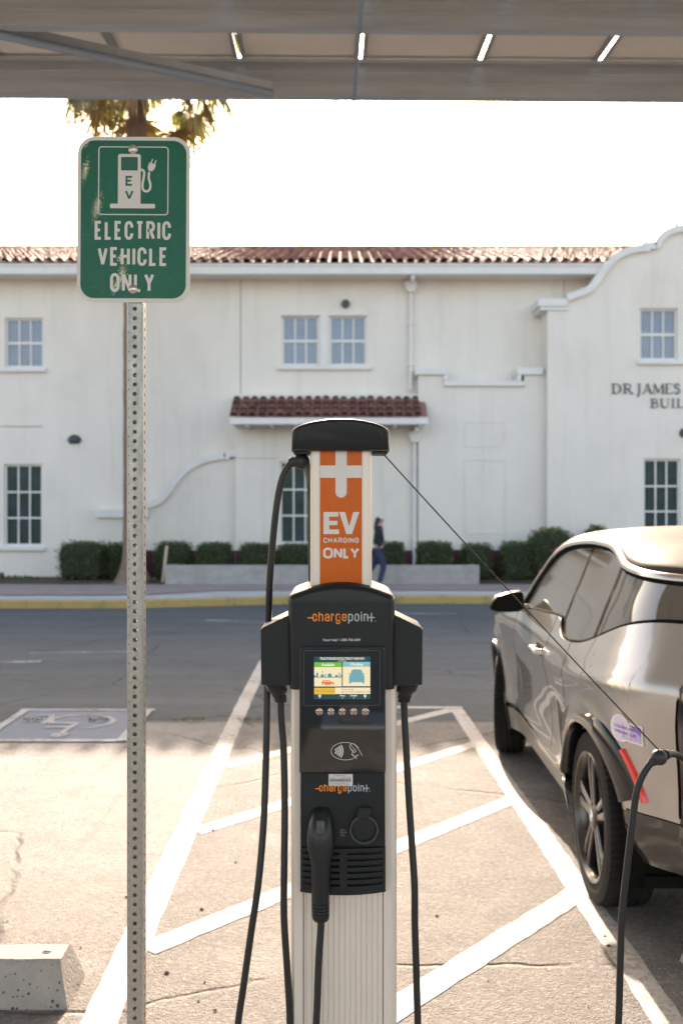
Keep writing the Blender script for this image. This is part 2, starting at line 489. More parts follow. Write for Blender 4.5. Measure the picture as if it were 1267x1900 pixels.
def paint_material(name, col, wear, under):
    m = bpy.data.materials.new(name); m.use_nodes = True
    t = m.node_tree; N = t.nodes; L = t.links; b = N['Principled BSDF']
    tc = N.new('ShaderNodeTexCoord')
    n1 = N.new('ShaderNodeTexNoise'); n1.inputs['Scale'].default_value = 22; n1.inputs['Detail'].default_value = 8; n1.inputs['Roughness'].default_value = .75
    n2 = N.new('ShaderNodeTexNoise'); n2.inputs['Scale'].default_value = 2.2; n2.inputs['Detail'].default_value = 5
    for n in (n1, n2): L.new(tc.outputs['Object'], n.inputs['Vector'])
    ad = N.new('ShaderNodeMath'); ad.operation = 'MULTIPLY_ADD'; ad.inputs[1].default_value = .6
    L.new(n2.outputs['Fac'], ad.inputs[0]); L.new(n1.outputs['Fac'], ad.inputs[2])
    mr = N.new('ShaderNodeMapRange'); mr.inputs[1].default_value = wear; mr.inputs[2].default_value = wear + .06
    L.new(ad.outputs[0], mr.inputs[0])
    n3 = N.new('ShaderNodeTexNoise'); n3.inputs['Scale'].default_value = 7; n3.inputs['Detail'].default_value = 6
    L.new(tc.outputs['Object'], n3.inputs['Vector'])
    m0 = N.new('ShaderNodeMix'); m0.data_type = 'RGBA'; m0.inputs[6].default_value = (*[c*.8 for c in col], 1); m0.inputs[7].default_value = (*col, 1)
    L.new(n3.outputs['Fac'], m0.inputs[0])
    mx = N.new('ShaderNodeMix'); mx.data_type = 'RGBA'; mx.inputs[7].default_value = (*under, 1)
    L.new(m0.outputs[2], mx.inputs[6]); L.new(mr.outputs[0], mx.inputs[0]); L.new(mx.outputs[2], b.inputs['Base Color'])
    b.inputs['Roughness'].default_value = .75
    bp = N.new('ShaderNodeBump'); bp.inputs['Strength'].default_value = .25; bp.inputs['Distance'].default_value = .004
    L.new(n1.outputs['Fac'], bp.inputs['Height']); L.new(bp.outputs[0], b.inputs['Normal'])
    return m
M_white_paint = paint_material('line_paint', (.43, .41, .392), .815, (.27, .24, .215))
M_worn_paint = paint_material('worn_line_paint', (.34, .36, .38), .72, (.085, .098, .11))
M_blue_paint = paint_material('blue_bay_paint', (.098, .142, .215), .90, (.11, .12, .13))
M_bay_white = paint_material('bay_symbol_paint', (.31, .33, .36), .86, (.12, .12, .13))
M_yellow = paint_material('yellow_kerb_paint', (.50, .345, .12), .87, (.20, .17, .12))
def ground_strip(mb, a, b, wd, lift=.0015, n=24, jitter=.0042):
    a = Vector(a); b = Vector(b); d = (b-a); L = d.length; d /= L; nn = Vector((-d.y, d.x))
    k = max(2, int(L/.07)); prev = None
    for i in range(k+1):
        p = a + d*L*i/k
        l = p + nn*(wd/2 + random.uniform(-jitter, jitter)); r = p - nn*(wd/2 + random.uniform(-jitter, jitter))
        cur = ((l.x, l.y, gz(l.y)+lift), (r.x, r.y, gz(r.y)+lift))
        if prev: mb.quad(prev[1], cur[1], cur[0], prev[0])
        prev = cur
def lineobj(name, a, b, wd, m, lift=.0015):
    mb = MB(); ground_strip(mb, a, b, wd, lift); return structure(obj(name, mb, m, fix=False))
def gp(px, py, z=0.0):
    D = (CAMH - z)*F/(py-955.0); return (PX(px, D), D)
lineobj('bay_line', (-.752, 2.2), (-.862, 11.2), .118, M_white_paint)
lineobj('bay_line', (1.047, 2.2), (.945, 8.20), .108, M_white_paint)
lineobj('bay_line', (-.25, 8.27), (1.0, 8.25), .085, M_white_paint, .0031)
for i, (a, b) in enumerate([((-.47, 2.45), (1.00, 4.215)), ((-.72, 3.66), (.985, 5.62)), ((-.735, 5.02), (.96, 6.98)), ((-.745, 6.33), (.91, 8.17))]):
    lineobj('hatch_line', a, b, .115, M_white_paint, .0023)
lineobj('street_mark', (-4.4, 10.95), (-3.35, 11.1), .13, M_worn_paint)
lineobj('street_mark', (-3.7, 11.85), (-2.55, 12.0), .13, M_worn_paint)
lineobj('street_mark', (-2.2, 16.1), (-.9, 15.6), .2, M_worn_paint)
lineobj('street_mark', (.3, 17.4), (2.0, 17.3), .2, M_worn_paint)
lineobj('bay_line', (-5.2, 2.2), (-5.35, 9.2), .11, M_white_paint)
lineobj('bay_line', (4.2, 2.2), (4.1, 9.2), .11, M_white_paint)
# disabled bay emblem: blue square, pale border, wheelchair figure whose head points at the camera
e = MB(); e.quad((-2.54, 7.06, .004), (-1.56, 7.06, .004), (-1.58, 8.10, .004), (-2.56, 8.10, .004))
structure(obj('bay_emblem', e, M_blue_paint, fix=False))
e = MB()
for a, b in (((-2.60, 7.03), (-1.50, 7.03)), ((-2.62, 8.13), (-1.52, 8.13))): ground_strip(e, a, b, .07, .008)
for a, b in (((-2.55, 7.0), (-2.57, 8.16)), ((-1.55, 7.0), (-1.57, 8.16))): ground_strip(e, a, b, .07, .011)
def flat(mb, pts, t, z, closed=False):
    v, f = offset_strip(pts, t, closed, True); mb.add([(p[0], p[1], z) for p in v], f)
cx, cy = -2.02, 7.52
flat(e, [(cx + .26*math.cos(R(a)), cy + .14 + .26*math.sin(R(a))) for a in range(-60, 200, 12)], .042, .008)
flat(e, [(cx-.02, cy-.33), (cx-.02, cy-.30)], .12, .0085)
flat(e, [(cx-.02, cy-.22), (cx+.0, cy+.08), (cx-.20, cy+.10), (cx-.28, cy+.40), (cx-.36, cy+.38)], .046, .009)
flat(e, [(cx-.01, cy-.06), (cx-.18, cy-.06)], .04, .0095)
structure(obj('bay_emblem', e, M_bay_white, fix=False))

# kerb, sidewalk, bed
def kerb_y(x): return 18.35 + 1.0*smooth((x+4.6)/4.6)
M_conc = mat('sidewalk_concrete', (.52, .50, .49), .85, var=.3, var_scale=1.5, bump=.2, bump_scale=90)
M_mauve = mat('mauve_paving', (.34, .27, .26), .85, var=.25, var_scale=2.5, bump=.3, bump_scale=40)
k = MB(); n = 240; SX0, SX1 = -22.0, 22.0
ring = []
for i in range(n+1):
    x = lerp(SX0, SX1, i/n); y = kerb_y(x) + random.uniform(-.004, .004) + (.025 if i % 17 == 0 else 0)
    ring.append([(x, y, -.20), (x, y+.012, .0), (x, y+.03, .018), (x, y+.16, .02), (x, y+.16, -.2)])
k.loft(ring, True, True)
structure(obj('kerb', k, M_yellow, smooth_angle=30))
s = MB()
def sw(i, j):
    x = lerp(SX0, SX1, i); y0 = kerb_y(x)+.162; y = lerp(y0, 22.3, j); return (x, y, .022 + .02*j)
s.grid(sw, 80, 6); structure(obj('sidewalk', s, M_conc, fix=False))
s = MB()
s.grid(lambda i, j: (lerp(SX0, SX1, i), lerp(20.55 - 1.2*smooth((-2.2-lerp(SX0, SX1, i))/2.0), 22.29, j), .0445), 80, 2)
structure(obj('paving_band', s, M_mauve, fix=False))
M_soil = mat('bed_soil', (.10, .072, .052), .95, var=.5, var_scale=6, bump=.8, bump_scale=25)
s = MB(); s.grid(lambda i, j: (lerp(SX0, SX1, i), lerp(22.3, 24.6, j), .06 + .05*noise.noise((i*40, j*6, 0)) + (.03 if 0 < j < 1 else -.01)), 120, 8)
structure(obj('planting_bed', s, M_soil, smooth_angle=60, fix=False))
# ------------------------------------------------------------------ the school building
M_stucco = mat('stucco', (.79, .725, .655), .9, var=.07, var_scale=1.2, bump=.35, bump_scale=45, stretch=(1, 1, .45))
def streaks(m, amount):
    t = m.node_tree; N = t.nodes; L = t.links; b = N['Principled BSDF']
    tc = N.new('ShaderNodeTexCoord')
    src = b.inputs['Base Color'].links[0].from_socket
    for sc, lo, hi, am in (((2.6, 2.6, .16), .54, .72, amount), ((.5, .5, .5), .5, .66, amount*.7), ((9, 9, 1.3), .58, .75, amount*.6)):
        mp = N.new('ShaderNodeMapping'); mp.inputs['Scale'].default_value = sc; L.new(tc.outputs['Object'], mp.inputs[0])
        n = N.new('ShaderNodeTexNoise'); n.inputs['Scale'].default_value = 1; n.inputs['Detail'].default_value = 6; n.inputs['Roughness'].default_value = .65; L.new(mp.outputs[0], n.inputs['Vector'])
        r = N.new('ShaderNodeMapRange'); r.inputs[1].default_value = lo; r.inputs[2].default_value = hi; r.inputs[4].default_value = am; L.new(n.outputs['Fac'], r.inputs[0])
        mx = N.new('ShaderNodeMix'); mx.data_type = 'RGBA'; mx.inputs[7].default_value = (.42, .375, .32, 1)
        L.new(r.outputs[0], mx.inputs[0]); L.new(src, mx.inputs[6]); src = mx.outputs[2]
    L.new(src, b.inputs['Base Color'])
streaks(M_stucco, .20)
M_trim = mat('painted_trim', (.76, .73, .70), .7, var=.10, var_scale=3, bump=.1, bump_scale=60)
M_frame = mat('window_frame_paint', (.74, .72, .69), .5)
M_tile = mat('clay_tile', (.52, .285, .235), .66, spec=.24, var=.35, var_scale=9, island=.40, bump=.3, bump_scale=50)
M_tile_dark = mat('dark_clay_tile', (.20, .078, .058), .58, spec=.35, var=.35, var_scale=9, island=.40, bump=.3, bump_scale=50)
M_tile_under = mat('clay_pan', (.27, .135, .108), .9)
M_maroon = mat('maroon_base', (.095, .03, .034), .8, var=.2, var_scale=5)
M_dark_metal = mat('dark_fixture', (.045, .055, .062), .5)
M_letter = mat('dark_letter', (.06, .085, .085), .5)
M_sky_pane = mat('upper_pane', (.125, .170, .265), .06, spec=.9, var=.35, var_scale=1.1, bump=.04, bump_scale=2.2)  # reflected blue sky and pale blinds are both put into the base colour
M_pane = mat('lower_pane', (.050, .074, .094), .10, spec=.10, bump=.04, bump_scale=2.2, var=.6, var_scale=2.2, col2=(.028, .05, .030))  # bluish base with green mottling paints a foliage reflection into the glass
WD = 24.5
school = thing('school_building', 'long two-storey cream stucco building with red clay tile roof and a curved gable', 'building', (0, WD, -.13))

def wall_face(mb, x0, x1, z0, z1, y, holes, depth=.14):
    X = sorted(set([x0, x1] + [h[0] for h in holes] + [h[1] for h in holes]))
    Z = sorted(set([z0, z1] + [h[2] for h in holes] + [h[3] for h in holes]))
    for i in range(len(X)-1):
        for j in range(len(Z)-1):
            xm = (X[i]+X[i+1])/2; zm = (Z[j]+Z[j+1])/2
            if any(h[0] < xm < h[1] and h[2] < zm < h[3] for h in holes): continue
            mb.quad((X[i], y, Z[j]), (X[i+1], y, Z[j]), (X[i+1], y, Z[j+1]), (X[i], y, Z[j+1]))
    for a, b, c, d in holes:
        mb.quad((a, y, c), (a, y, d), (a, y+depth, d), (a, y+depth, c)); mb.quad((b, y, c), (b, y+depth, c), (b, y+depth, d), (b, y, d))
        mb.quad((a, y, c), (a, y+depth, c), (b, y+depth, c), (b, y, c)); mb.quad((a, y, d), (b, y, d), (b, y+depth, d), (a, y+depth, d))
def hole(px0, px1, py0, py1, D): return (PX(px0, D), PX(px1, D), PZ(py1, D), PZ(py0, D))
def window(h, y, cols, rows, sill, pm, sash=True):
    x0, x1, z0, z1 = h
    fy = y + .075
    f = MB(); fw = .05
    f.box(x0, x0+fw, fy, fy+.07, z0, z1); f.box(x1-fw, x1, fy, fy+.07, z0, z1)
    f.box(x0+fw, x1-fw, fy, fy+.07, z0, z0+fw); f.box(x0+fw, x1-fw, fy, fy+.07, z1-fw, z1)
    for i in range(1, cols):
        x = lerp(x0+fw, x1-fw, i/cols); f.box(x-.017, x+.017, fy+.012, fy+.06, z0+fw, z1-fw)
    for j in range(1, rows):
        z = lerp(z0+fw, z1-fw, j/rows); t = .03 if j*2 == rows else .02
        f.box(x0+fw, x1-fw, fy+.006, fy+.058, z-t, z+t)
    w_ = obj('window', f, M_frame, school)
    p = MB(); p.box(x0+.02, x1-.02, fy+.045, fy+.055, z0+.02, z1-.02)
    obj('pane', p, pm, w_)
    if sill:
        q = MB(); q.box(sill[0], sill[1], y-.09, y+.07, z0-.115, z0-.012)
        obj('sill', q, M_trim, w_, bevel=.012)
    return w_

UL = hole(10, 81, 590, 682, WD); UC1 = hole(523, 592, 586, 678, WD); UC2 = hole(611, 680, 586, 678, WD); LL = hole(8, 79, 861, 1013, WD)
ULL = (UL[0]-1.16, UL[1]-1.16, UL[2], UL[3]); LLL = (LL[0]-1.16, LL[1]-1.16, LL[2], LL[3])
mb = MB()
wall_face(mb, -15, 8.6, -.2, 7.72, WD, [UL, UC1, UC2, LL, ULL, LLL])
mb.quad((-15, WD, -.2), (-15, WD, 7.72), (-15, 39.7, 7.72), (-15, 39.7, -.2))
mb.quad((-15, 39.7, -.2), (-15, 39.7, 7.72), (8.6, 39.7, 7.72), (8.6, 39.7, -.2))
obj('wall', mb, M_stucco, school, fix=False)
window(UL, WD, 3, 2, (UL[0]-.25, UL[1]+.09), M_sky_pane); window(ULL, WD, 3, 2, (ULL[0]-.09, ULL[1]+.02), M_sky_pane)
window(UC1, WD, 3, 2, (PX(514, WD), PX(690, WD)), M_sky_pane); window(UC2, WD, 3, 2, None, M_sky_pane)
window(LL, WD, 3, 3, (LL[0]-.25, LL[1]+.09), M_pane); window(LLL, WD, 3, 3, (LLL[0]-.09, LLL[1]+.02), M_pane)
# mullion between the middle pair, and shallow surrounds
mb = MB(); mb.box(PX(594, WD), PX(609, WD), WD-.03, WD+.01, UC1[2]-.01, UC1[3]+.02)
for h in (UC1, UC2): mb.box(h[0]-.03, h[1]+.03, WD-.035, WD+.01, h[3], h[3]+.05)
obj('window_surround', mb, M_trim, school)

# clay roof: real barrel tiles in courses
def tile_roof(name, xa, xb, ye, ze, yr, zr, pitch, course, under=True, mt_=None):
    mt_ = mt_ or M_tile
    t = MB(); sl = math.hypot(yr-ye, zr-ze); dy = (yr-ye)/sl; dz = (zr-ze)/sl
    nx = int((xb-xa)/pitch); nc = int(sl/course)+1
    rnd = random.Random(3)
    def pt(x, s, h): return (x, ye + dy*s - dz*h, ze + dz*s + dy*h)
    for j in range(nc):
        s0 = j*course - .04; s1 = min((j+1)*course + .05, sl+.02)
        for i in range(nx):
            xc = xa + (i+.5)*pitch + rnd.uniform(-.012, .012)
            ss = s0 + rnd.uniform(-.02, .02)
            r0 = pitch*.40*rnd.uniform(.96, 1.04); r1 = pitch*.32
            lift = rnd.uniform(.032, .048)
            v = []; n = 7
            for (s, r, l) in ((ss, r0, lift), (s1, r1, .004)):
                for k in range(n):
                    a = PI*k/(n-1); v.append(pt(xc - r*math.cos(a), s, l + r*.95*math.sin(a)))
            for k in range(n):
                a = PI*k/(n-1); v.append(pt(xc - r0*.82*math.cos(a), ss, lift + r0*.95*.80*math.sin(a)))
            f = [(k, k+1, n+k+1, n+k) for k in range(n-1)] + [(2*n+k, 2*n+k+1, k+1, k) for k in range(n-1)]
            t.add(v, f, 0)
    if under: t.add([pt(xa, -.05, .01), pt(xb, -.05, .01), pt(xb, sl, .01), pt(xa, sl, .01)], [(0,1,2,3)], 1)
    else: pass
    return obj(name, t, [mt_, M_tile_under], school, smooth_angle=50, fix=False)
EY, EZ = 23.86, PZ(487, 23.86)
RY = 29.6; RZ = 9.47
roof = tile_roof('roof', -15.5, 9.4, EY, EZ, RY, RZ, .262, .37)
mb = MB()
for i in range(62):
    x = -15.3 + i*.4
    mb.tube([(x, RY, RZ+.02), (x+.42, RY, RZ+.02)], [.13, .115], 10)
obj('ridge_cap', mb, M_tile, roof, smooth_angle=50)
mb = MB(); mb.quad((-15.5, RY+.02, RZ-.02), (9.4, RY+.02, RZ-.02), (9.4, 39.9, EZ), (-15.5, 39.9, EZ))
obj('back_slope', mb, M_tile, roof, fix=False)
mb = MB()
FX1 = 7.2
mb.box(-15.4, FX1, EY-.02, EY+.10, PZ(509, EY), EZ-.03)
mb.box(-15.4, FX1, EY-.05, EY-.02, EZ-.09, EZ-.03)
obj('gutter', mb, M_trim, school, bevel=.012)
mb = MB(); mb.box(-15.4, FX1, EY+.10, WD+.01, PZ(509, EY)+.015, PZ(509, EY)+.055); obj('soffit', mb, M_stucco, school)

# downspouts with their collector heads
def downspout(px, y, ztop, zhead, zbot):
    x = PX(px, y)
    m_ = MB()
    m_.tube(spline([(x+.02, y-.55, ztop), (x+.02, y-.50, ztop-.12), (x, y-.16, zhead+.25), (x, y-.12, zhead+.10)], 6), .05, 10)
    m_.tube([(x, y-.09, zhead-.1), (x, y-.09, zbot+.1), (x, y-.2, zbot)], .05, 10)
    d = obj('downspout', m_, M_trim, school, smooth_angle=50)
    c = MB()
    prof = [(.155, .16), (.155, .10), (.135, .08), (.115, -.02), (.07, -.10)]
    rings = []
    for hw, dz in prof: rings.append([(x-hw, y-.22, zhead+dz), (x+hw, y-.22, zhead+dz), (x+hw, y+.0, zhead+dz), (x-hw, y+.0, zhead+dz)])
    c.loft(rings); obj('collector_head', c, M_trim, d)
    for zz in (lerp(zhead, zbot, .35), lerp(zhead, zbot, .75)):
        b_ = MB(); b_.box(x-.08, x+.08, y-.15, y, zz, zz+.03); obj('bracket', b_, M_trim, d)
downspout(761.5, WD, PZ(508, 23.9), PZ(537, WD), PZ(727, WD))

# porch bay under the small roof, curved wing wall on its left, stepped parapet on its right
BY = 24.15
mb = MB()
zc = PZ(790, BY)
CW = hole(519, 592, 856, 1009, BY)
x0 = PX(437, BY); x1 = PX(776, BY)
wall_face(mb, x0, x1, -.2, PZ(733, BY), BY, [CW])
mb.quad((x0, BY, -.2), (x0, BY, PZ(733, BY)), (x0, WD, PZ(733, BY)), (x0, WD, -.2))
mb.quad((x1, BY, -.2), (x1, WD, -.2), (x1, WD, PZ(733, BY)), (x1, BY, PZ(733, BY)))
mb.quad((x0, BY, PZ(733, BY)), (x1, BY, PZ(733, BY)), (x1, WD, PZ(733, BY)), (x0, WD, PZ(733, BY)))
obj('porch_wall', mb, M_stucco, school, fix=False)
window(CW, BY, 3, 3, (CW[0]-.1, CW[1]+.1), M_pane)
PE = 23.35
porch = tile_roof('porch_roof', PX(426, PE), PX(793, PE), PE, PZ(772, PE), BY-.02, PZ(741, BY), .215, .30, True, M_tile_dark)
mb = MB(); mb.box(PX(427, PE), PX(794, PE), PE-.03, PE+.05, PZ(787, PE), PZ(775, PE)); mb.box(PX(430, PE), PX(791, PE), PE+.05, BY, PZ(786, PE), PZ(780, PE))
for px in range(455, 790, 46): mb.box(PX(px, PE), PX(px+5, PE), PE+.06, BY, PZ(791, PE), PZ(786.5, PE))
obj('fascia', mb, M_trim, porch)
mb = MB(); mb.box(PX(434, BY), PX(778, BY), BY-.04, BY+.02, PZ(741, BY), PZ(731, BY)); obj('flashing', mb, M_trim, porch)
mb = MB(); a = PX(434, PE); b = PX(440, PE)
mb.prism([(a, PZ(774, PE)), (b, PZ(774, PE)), (b, PZ(740, BY)), (a, PZ(740, BY))], BY-.01, BY-.005)
downspout(768.5, BY, PZ(789, PE), PZ(814, BY), .15)
# left wing wall with the S-curved coping
CY = 24.30
top = [(180, 962), (232, 962), (270, 943)]
cs = spline([(272, 943, 0), (292, 938, 0), (310, 922, 0), (327, 898, 0), (348, 876, 0), (375, 861, 0), (402, 854, 0), (421, 853, 0)], 5)
low = [(c[0], c[1]) for c in cs]
poly = [(PX(182, CY), -.2), (PX(437, CY), -.2), (PX(437, CY), PZ(850, CY))] + [(PX(a, CY), PZ(b, CY)) for a, b in reversed(low)] + [(PX(182, CY), PZ(943, CY))]
mb = MB(); mb.prism(poly, CY, WD+.02); obj('wing_wall', mb, M_stucco, school)
mb = MB()
def coping(mb, pts, wpx, y0, y1, D):
    v, f = offset_strip([(PX(a, D), PZ(b, D)) for a, b in pts], wpx/F*D)
    n = len(v)
    mb.add([(p[0], y0, p[1]) for p in v] + [(p[0], y1, p[1]) for p in v], f + [tuple(i+n for i in q[::-1]) for q in f])
    h = n//2
    for i in range(h-1):
        mb.add([(v[i][0], y0, v[i][1]), (v[i+1][0], y0, v[i+1][1]), (v[i+1][0], y1, v[i+1][1]), (v[i][0], y1, v[i][1])], [(0,1,2,3)])
        j = h+i
        mb.add([(v[j][0], y0, v[j][1]), (v[j+1][0], y0, v[j+1][1]), (v[j+1][0], y1, v[j+1][1]), (v[j][0], y1, v[j][1])], [(3,2,1,0)])
    for i in (0, h-1):
        mb.add([(v[i][0], y0, v[i][1]), (v[h+i][0], y0, v[h+i][1]), (v[h+i][0], y1, v[h+i][1]), (v[i][0], y1, v[i][1])], [(0,1,2,3)])
coping(mb, [(a, b-6) for a, b in low] + [(421.5, 842.5), (437.5, 842.5)], 12, CY-.09, WD, CY)
mb.box(PX(178, CY), PX(276, CY), CY-.10, WD, PZ(960, CY), PZ(945, CY))
obj('coping', mb, M_trim, school, smooth_angle=30)
# right stepped parapet block
SY = 23.98
gxl = PX(1015, 23.70)-.003
zt = PZ(694, SY); zm = PZ(714, SY)
poly = [(PX(776, SY), -.2), (gxl, -.2), (gxl, zt), (PX(972, SY), zt), (PX(972, SY), zm), (PX(823, SY), zm), (PX(823, SY), zt), (PX(776, SY), zt)]
mb = MB(); mb.prism(poly, SY, WD-.002); obj('parapet_wall', mb, M_stucco, school)
mb = MB()
def cap(px0, px1, py0, py1): mb.box(PX(px0, SY), PX(px1, SY), SY-.08, WD-.004, PZ(py1, SY), PZ(py0, SY))
cap(770, 829, 683, 696); cap(822, 830, 696.2, 708); cap(823, 973, 708.2, 717); cap(958, 966, 696.2, 708); cap(957, 1007, 683, 696)
obj('coping', mb, M_trim, school, bevel=.015)
mb = MB()
def outline(px0, px1, py0, py1, D, t=.022, d=.012):
    a, b, c, e_ = PX(px0, D), PX(px1, D), PZ(py1, D), PZ(py0, D)
    mb.box(a, b, D-d, D+.005, e_-t, e_); mb.box(a, b, D-d, D+.005, c, c+t); mb.box(a, a+t, D-d, D+.005, c+t, e_-t); mb.box(b-t, b, D-d, D+.005, c+t, e_-t)
outline(861, 936, 782, 829, SY); outline(861, 938, 852, 990, SY)
obj('moulding', mb, M_stucco, school)
M_joint = mat('control_joint', (.30, .28, .26), .9)
mb = MB(); mb.box(PX(446, WD), PX(447.6, WD), WD-.006, WD+.01, PZ(732, WD), PZ(512, WD)); obj('control_joint', mb, M_joint, school)
mb = MB(); mb.box(PX(0, WD), PX(80, WD), WD-.012, WD+.01, PZ(792, WD), PZ(790.5, WD)); obj('control_joint', mb, M_joint, school)
mb = MB(); mb.box(PX(437, BY), PX(518, BY), BY-.006, BY+.01, PZ(851, BY), PZ(850, BY)); obj('control_joint', mb, M_joint, school)
mb = MB(); mb.box(PX(1045, WD), PX(1046.3, WD), WD-.006, WD+.01, PZ(560, WD), PZ(512, WD)); obj('control_joint', mb, M_joint, school)

# curved gable wing on the right
GY = 23.70
UR = hole(1186, 1256, 572, 668, GY); UR2 = hole(1290, 1360, 572, 668, GY); LR = hole(1193, 1262, 851, 1000, GY); LR2 = hole(1290, 1360, 851, 1000, GY)
gx0 = PX(1015, GY); gmid = PX(1272, GY); gx1 = 2*gmid-gx0
mb = MB()
zledge = PZ(572, GY)
wall_face(mb, gx0, gx1, -.2, zledge, GY, [(UR[0], UR[1], UR[2], zledge-.001), (UR2[0], UR2[1], UR2[2], zledge-.001), LR, LR2])
for x in (gx0, gx1): mb.quad((x, GY, -.2), (x, GY, zledge), (x, 33, zledge), (x, 33, -.2))
obj('gable_wall', mb, M_stucco, school, fix=False)
cur = spline([(1050, 560, 0), (1068, 553, 0), (1092, 543, 0), (1108, 524, 0), (1122, 503, 0), (1143, 482, 0), (1170, 471, 0), (1191, 468, 0)], 5)
cl = [(c[0], c[1]) for c in cur] + [(1197, 468), (1197, 463), (1214, 463)]
cur2 = spline([(1216, 463, 0), (1223, 450, 0), (1238, 438, 0), (1257, 432, 0), (1272, 431, 0)], 5)
cl += [(c[0], c[1]) for c in cur2]
full = cl + [(2*1272-a, b) for a, b in reversed(cl[:-1])]
poly = [(gx0, zledge)] + [(gx1, zledge)] + [(PX(a, GY), PZ(b, GY)) for a, b in reversed(full)]
holes_top = []
poly[0:2] = [(PX(1050, GY), zledge), (PX(2*1272-1050, GY), zledge)]
mb = MB(); mb.prism(poly, GY, GY+.35); obj('gable_top', mb, M_stucco, school)
mb = MB(); coping(mb, [(a, b-6) for a, b in full], 13, GY-.10, GY+.40, GY)
mb.box(PX(997, GY), PX(1052, GY), GY-.07, GY+.8, PZ(569, GY), PZ(555, GY)); mb.box(PX(1001, GY), PX(1052, GY), GY-.04, GY+.8, PZ(576, GY), PZ(569.2, GY))
mb.box(PX(2544-1052, GY), PX(2544-997, GY), GY-.12, GY+.8, PZ(569, GY), PZ(555, GY))
obj('coping', mb, M_trim, school, smooth_angle=30)
mb = MB(); fx = PX(1257, GY)
mb.lathe([(.05, 0), (.05, .05), (.02, .08), (.045, .14), (.02, .2), (.008, .3)], (fx, GY+.12, PZ(424, GY)), 'z', 10); obj('finial', mb, M_dark_metal, school, smooth_angle=50)
window(UR, GY, 3, 2, (UR[0]-.06, UR[1]+.2), M_sky_pane); window(UR2, GY, 3, 2, (UR2[0]-.09, UR2[1]+.09), M_sky_pane)
window(LR, GY, 3, 3, (LR[0]-.06, LR[1]+.09), M_pane); window(LR2, GY, 3, 3, (LR2[0]-.09, LR2[1]+.09), M_pane)

# raised name on the gable: serif letters drawn with thick and thin strokes
mb = MB()
def serif(ch, x, wd, zb, h):
    T, t = h*.17, h*.075
    y = GY - .03
    def st(pts, tk, k): stroke(mb, [(x + p[0]*wd, zb + p[1]*h) for p in pts], tk, y, 0, False, False, k*6)
    def sf(px_, z, k, s=.2): st([(px_-s, z), (px_+s, z)], t, k)
    if ch == 'D': st([(.2, 0), (.2, 1)], T, 0); st([(0, .96), (.5, .96)] + arc(.45, .5, .47, .46, 80, -80) + [(0, .04)], t*1.3, 1); st(arc(.45, .5, .44, .4, 50, -50), T, 2)
    if ch == 'R': st([(.22, 0), (.22, 1)], T, 0); sf(.22, .04, 1); st([(0, .96), (.5, .96)] + arc(.5, .73, .32, .23, 85, -85) + [(.25, .5)], t*1.4, 2); st([(.5, .5), (.9, .02), (1.02, .03)], T, 3)
    if ch == 'J': st([(.6, 1), (.6, .1), (.45, -.18), (.15, -.2)], T, 0); sf(.6, .96, 1, .3)
    if ch == 'A': st([(.12, 0), (.5, 1)], t, 0); st([(.5, 1), (.86, 0)], T, 1); st([(.25, .34), (.7, .34)], t, 2); sf(.12, .04, 3, .15); sf(.87, .04, 4, .17)
    if ch == 'M': st([(.12, 0), (.16, 1)], t, 0); st([(.16, 1), (.5, .1)], T, 1); st([(.5, .1), (.86, 1)], t, 2); st([(.86, 1), (.89, 0)], T, 3); sf(.12, .04, 4, .13); sf(.88, .04, 5, .15)
    if ch == 'E': st([(.2, 0), (.2, 1)], T, 0); st([(0, .96), (.85, .96), (.85, .78)], t, 1); st([(.2, .52), (.65, .52)], t, 2); st([(0, .04), (.9, .04), (.92, .25)], t, 3)
    if ch == 'S': st([(.8, .74)] + arc(.47, .74, .33, .22, 20, 200) + arc(.47, .27, .36, .24, 60, -160), T*.85, 0)
    if ch == 'B': st([(.22, 0), (.22, 1)], T, 0); st([(0, .96), (.45, .96)] + arc(.45, .75, .32, .21, 85, -85) + [(.25, .53)], t*1.5, 1); st([(.3, .51)] + arc(.48, .28, .4, .24, 80, -85) + [(0, .04)], t*1.5, 2)
    if ch == 'U': st([(.2, 1), (.2, .3), (.3, .08), (.55, .03)], T, 0); st([(.55, .03), (.78, .12), (.84, .35), (.84, 1)], t, 1); sf(.2, .96, 2); sf(.84, .96, 3, .15)
    if ch == 'I': st([(.5, 0), (.5, 1)], T, 0); sf(.5, .96, 1, .4); sf(.5, .04, 2, .4)
    if ch == 'L': st([(.25, 0), (.25, 1)], T, 0); sf(.25, .96, 1); st([(0, .04), (.9, .04), (.94, .28)], t, 2)
    if ch == 'N': st([(.15, 0), (.15, 1)], t, 0); st([(.12, 1), (.85, 0)], T, 1); st([(.86, 0), (.86, 1)], t, 2); sf(.15, .04, 3); sf(.86, .96, 4)
    if ch == 'G': st([(.85, .75)] + arc(.5, .5, .42, .47, 40, 320) + [(.85, .4)], T*.8, 0); sf(.8, .42, 1)
    if ch == '.': st([(.5, .0), (.5, .13)], T, 0)
hL = 19/F*GY
for ch, px, wpx in (('D',1133,19),('R',1154,18),('.',1169,6),('J',1178,11),('A',1190,19),('M',1209,22),('E',1232,15),('S',1248,13)):
    serif(ch, PX(px, GY), wpx/F*GY, PZ(731, GY), hL)
hL2 = 17/F*GY
for ch, px, wpx in (('B',1205,16),('U',1222,19),('I',1243,8),('L',1253,15),('D',1270,18),('I',1290,8),('N',1300,19),('G',1321,18)):
    serif(ch, PX(px, GY), wpx/F*GY, PZ(757, GY), hL2)
obj('lettering', mb, M_letter, school, fix=False)

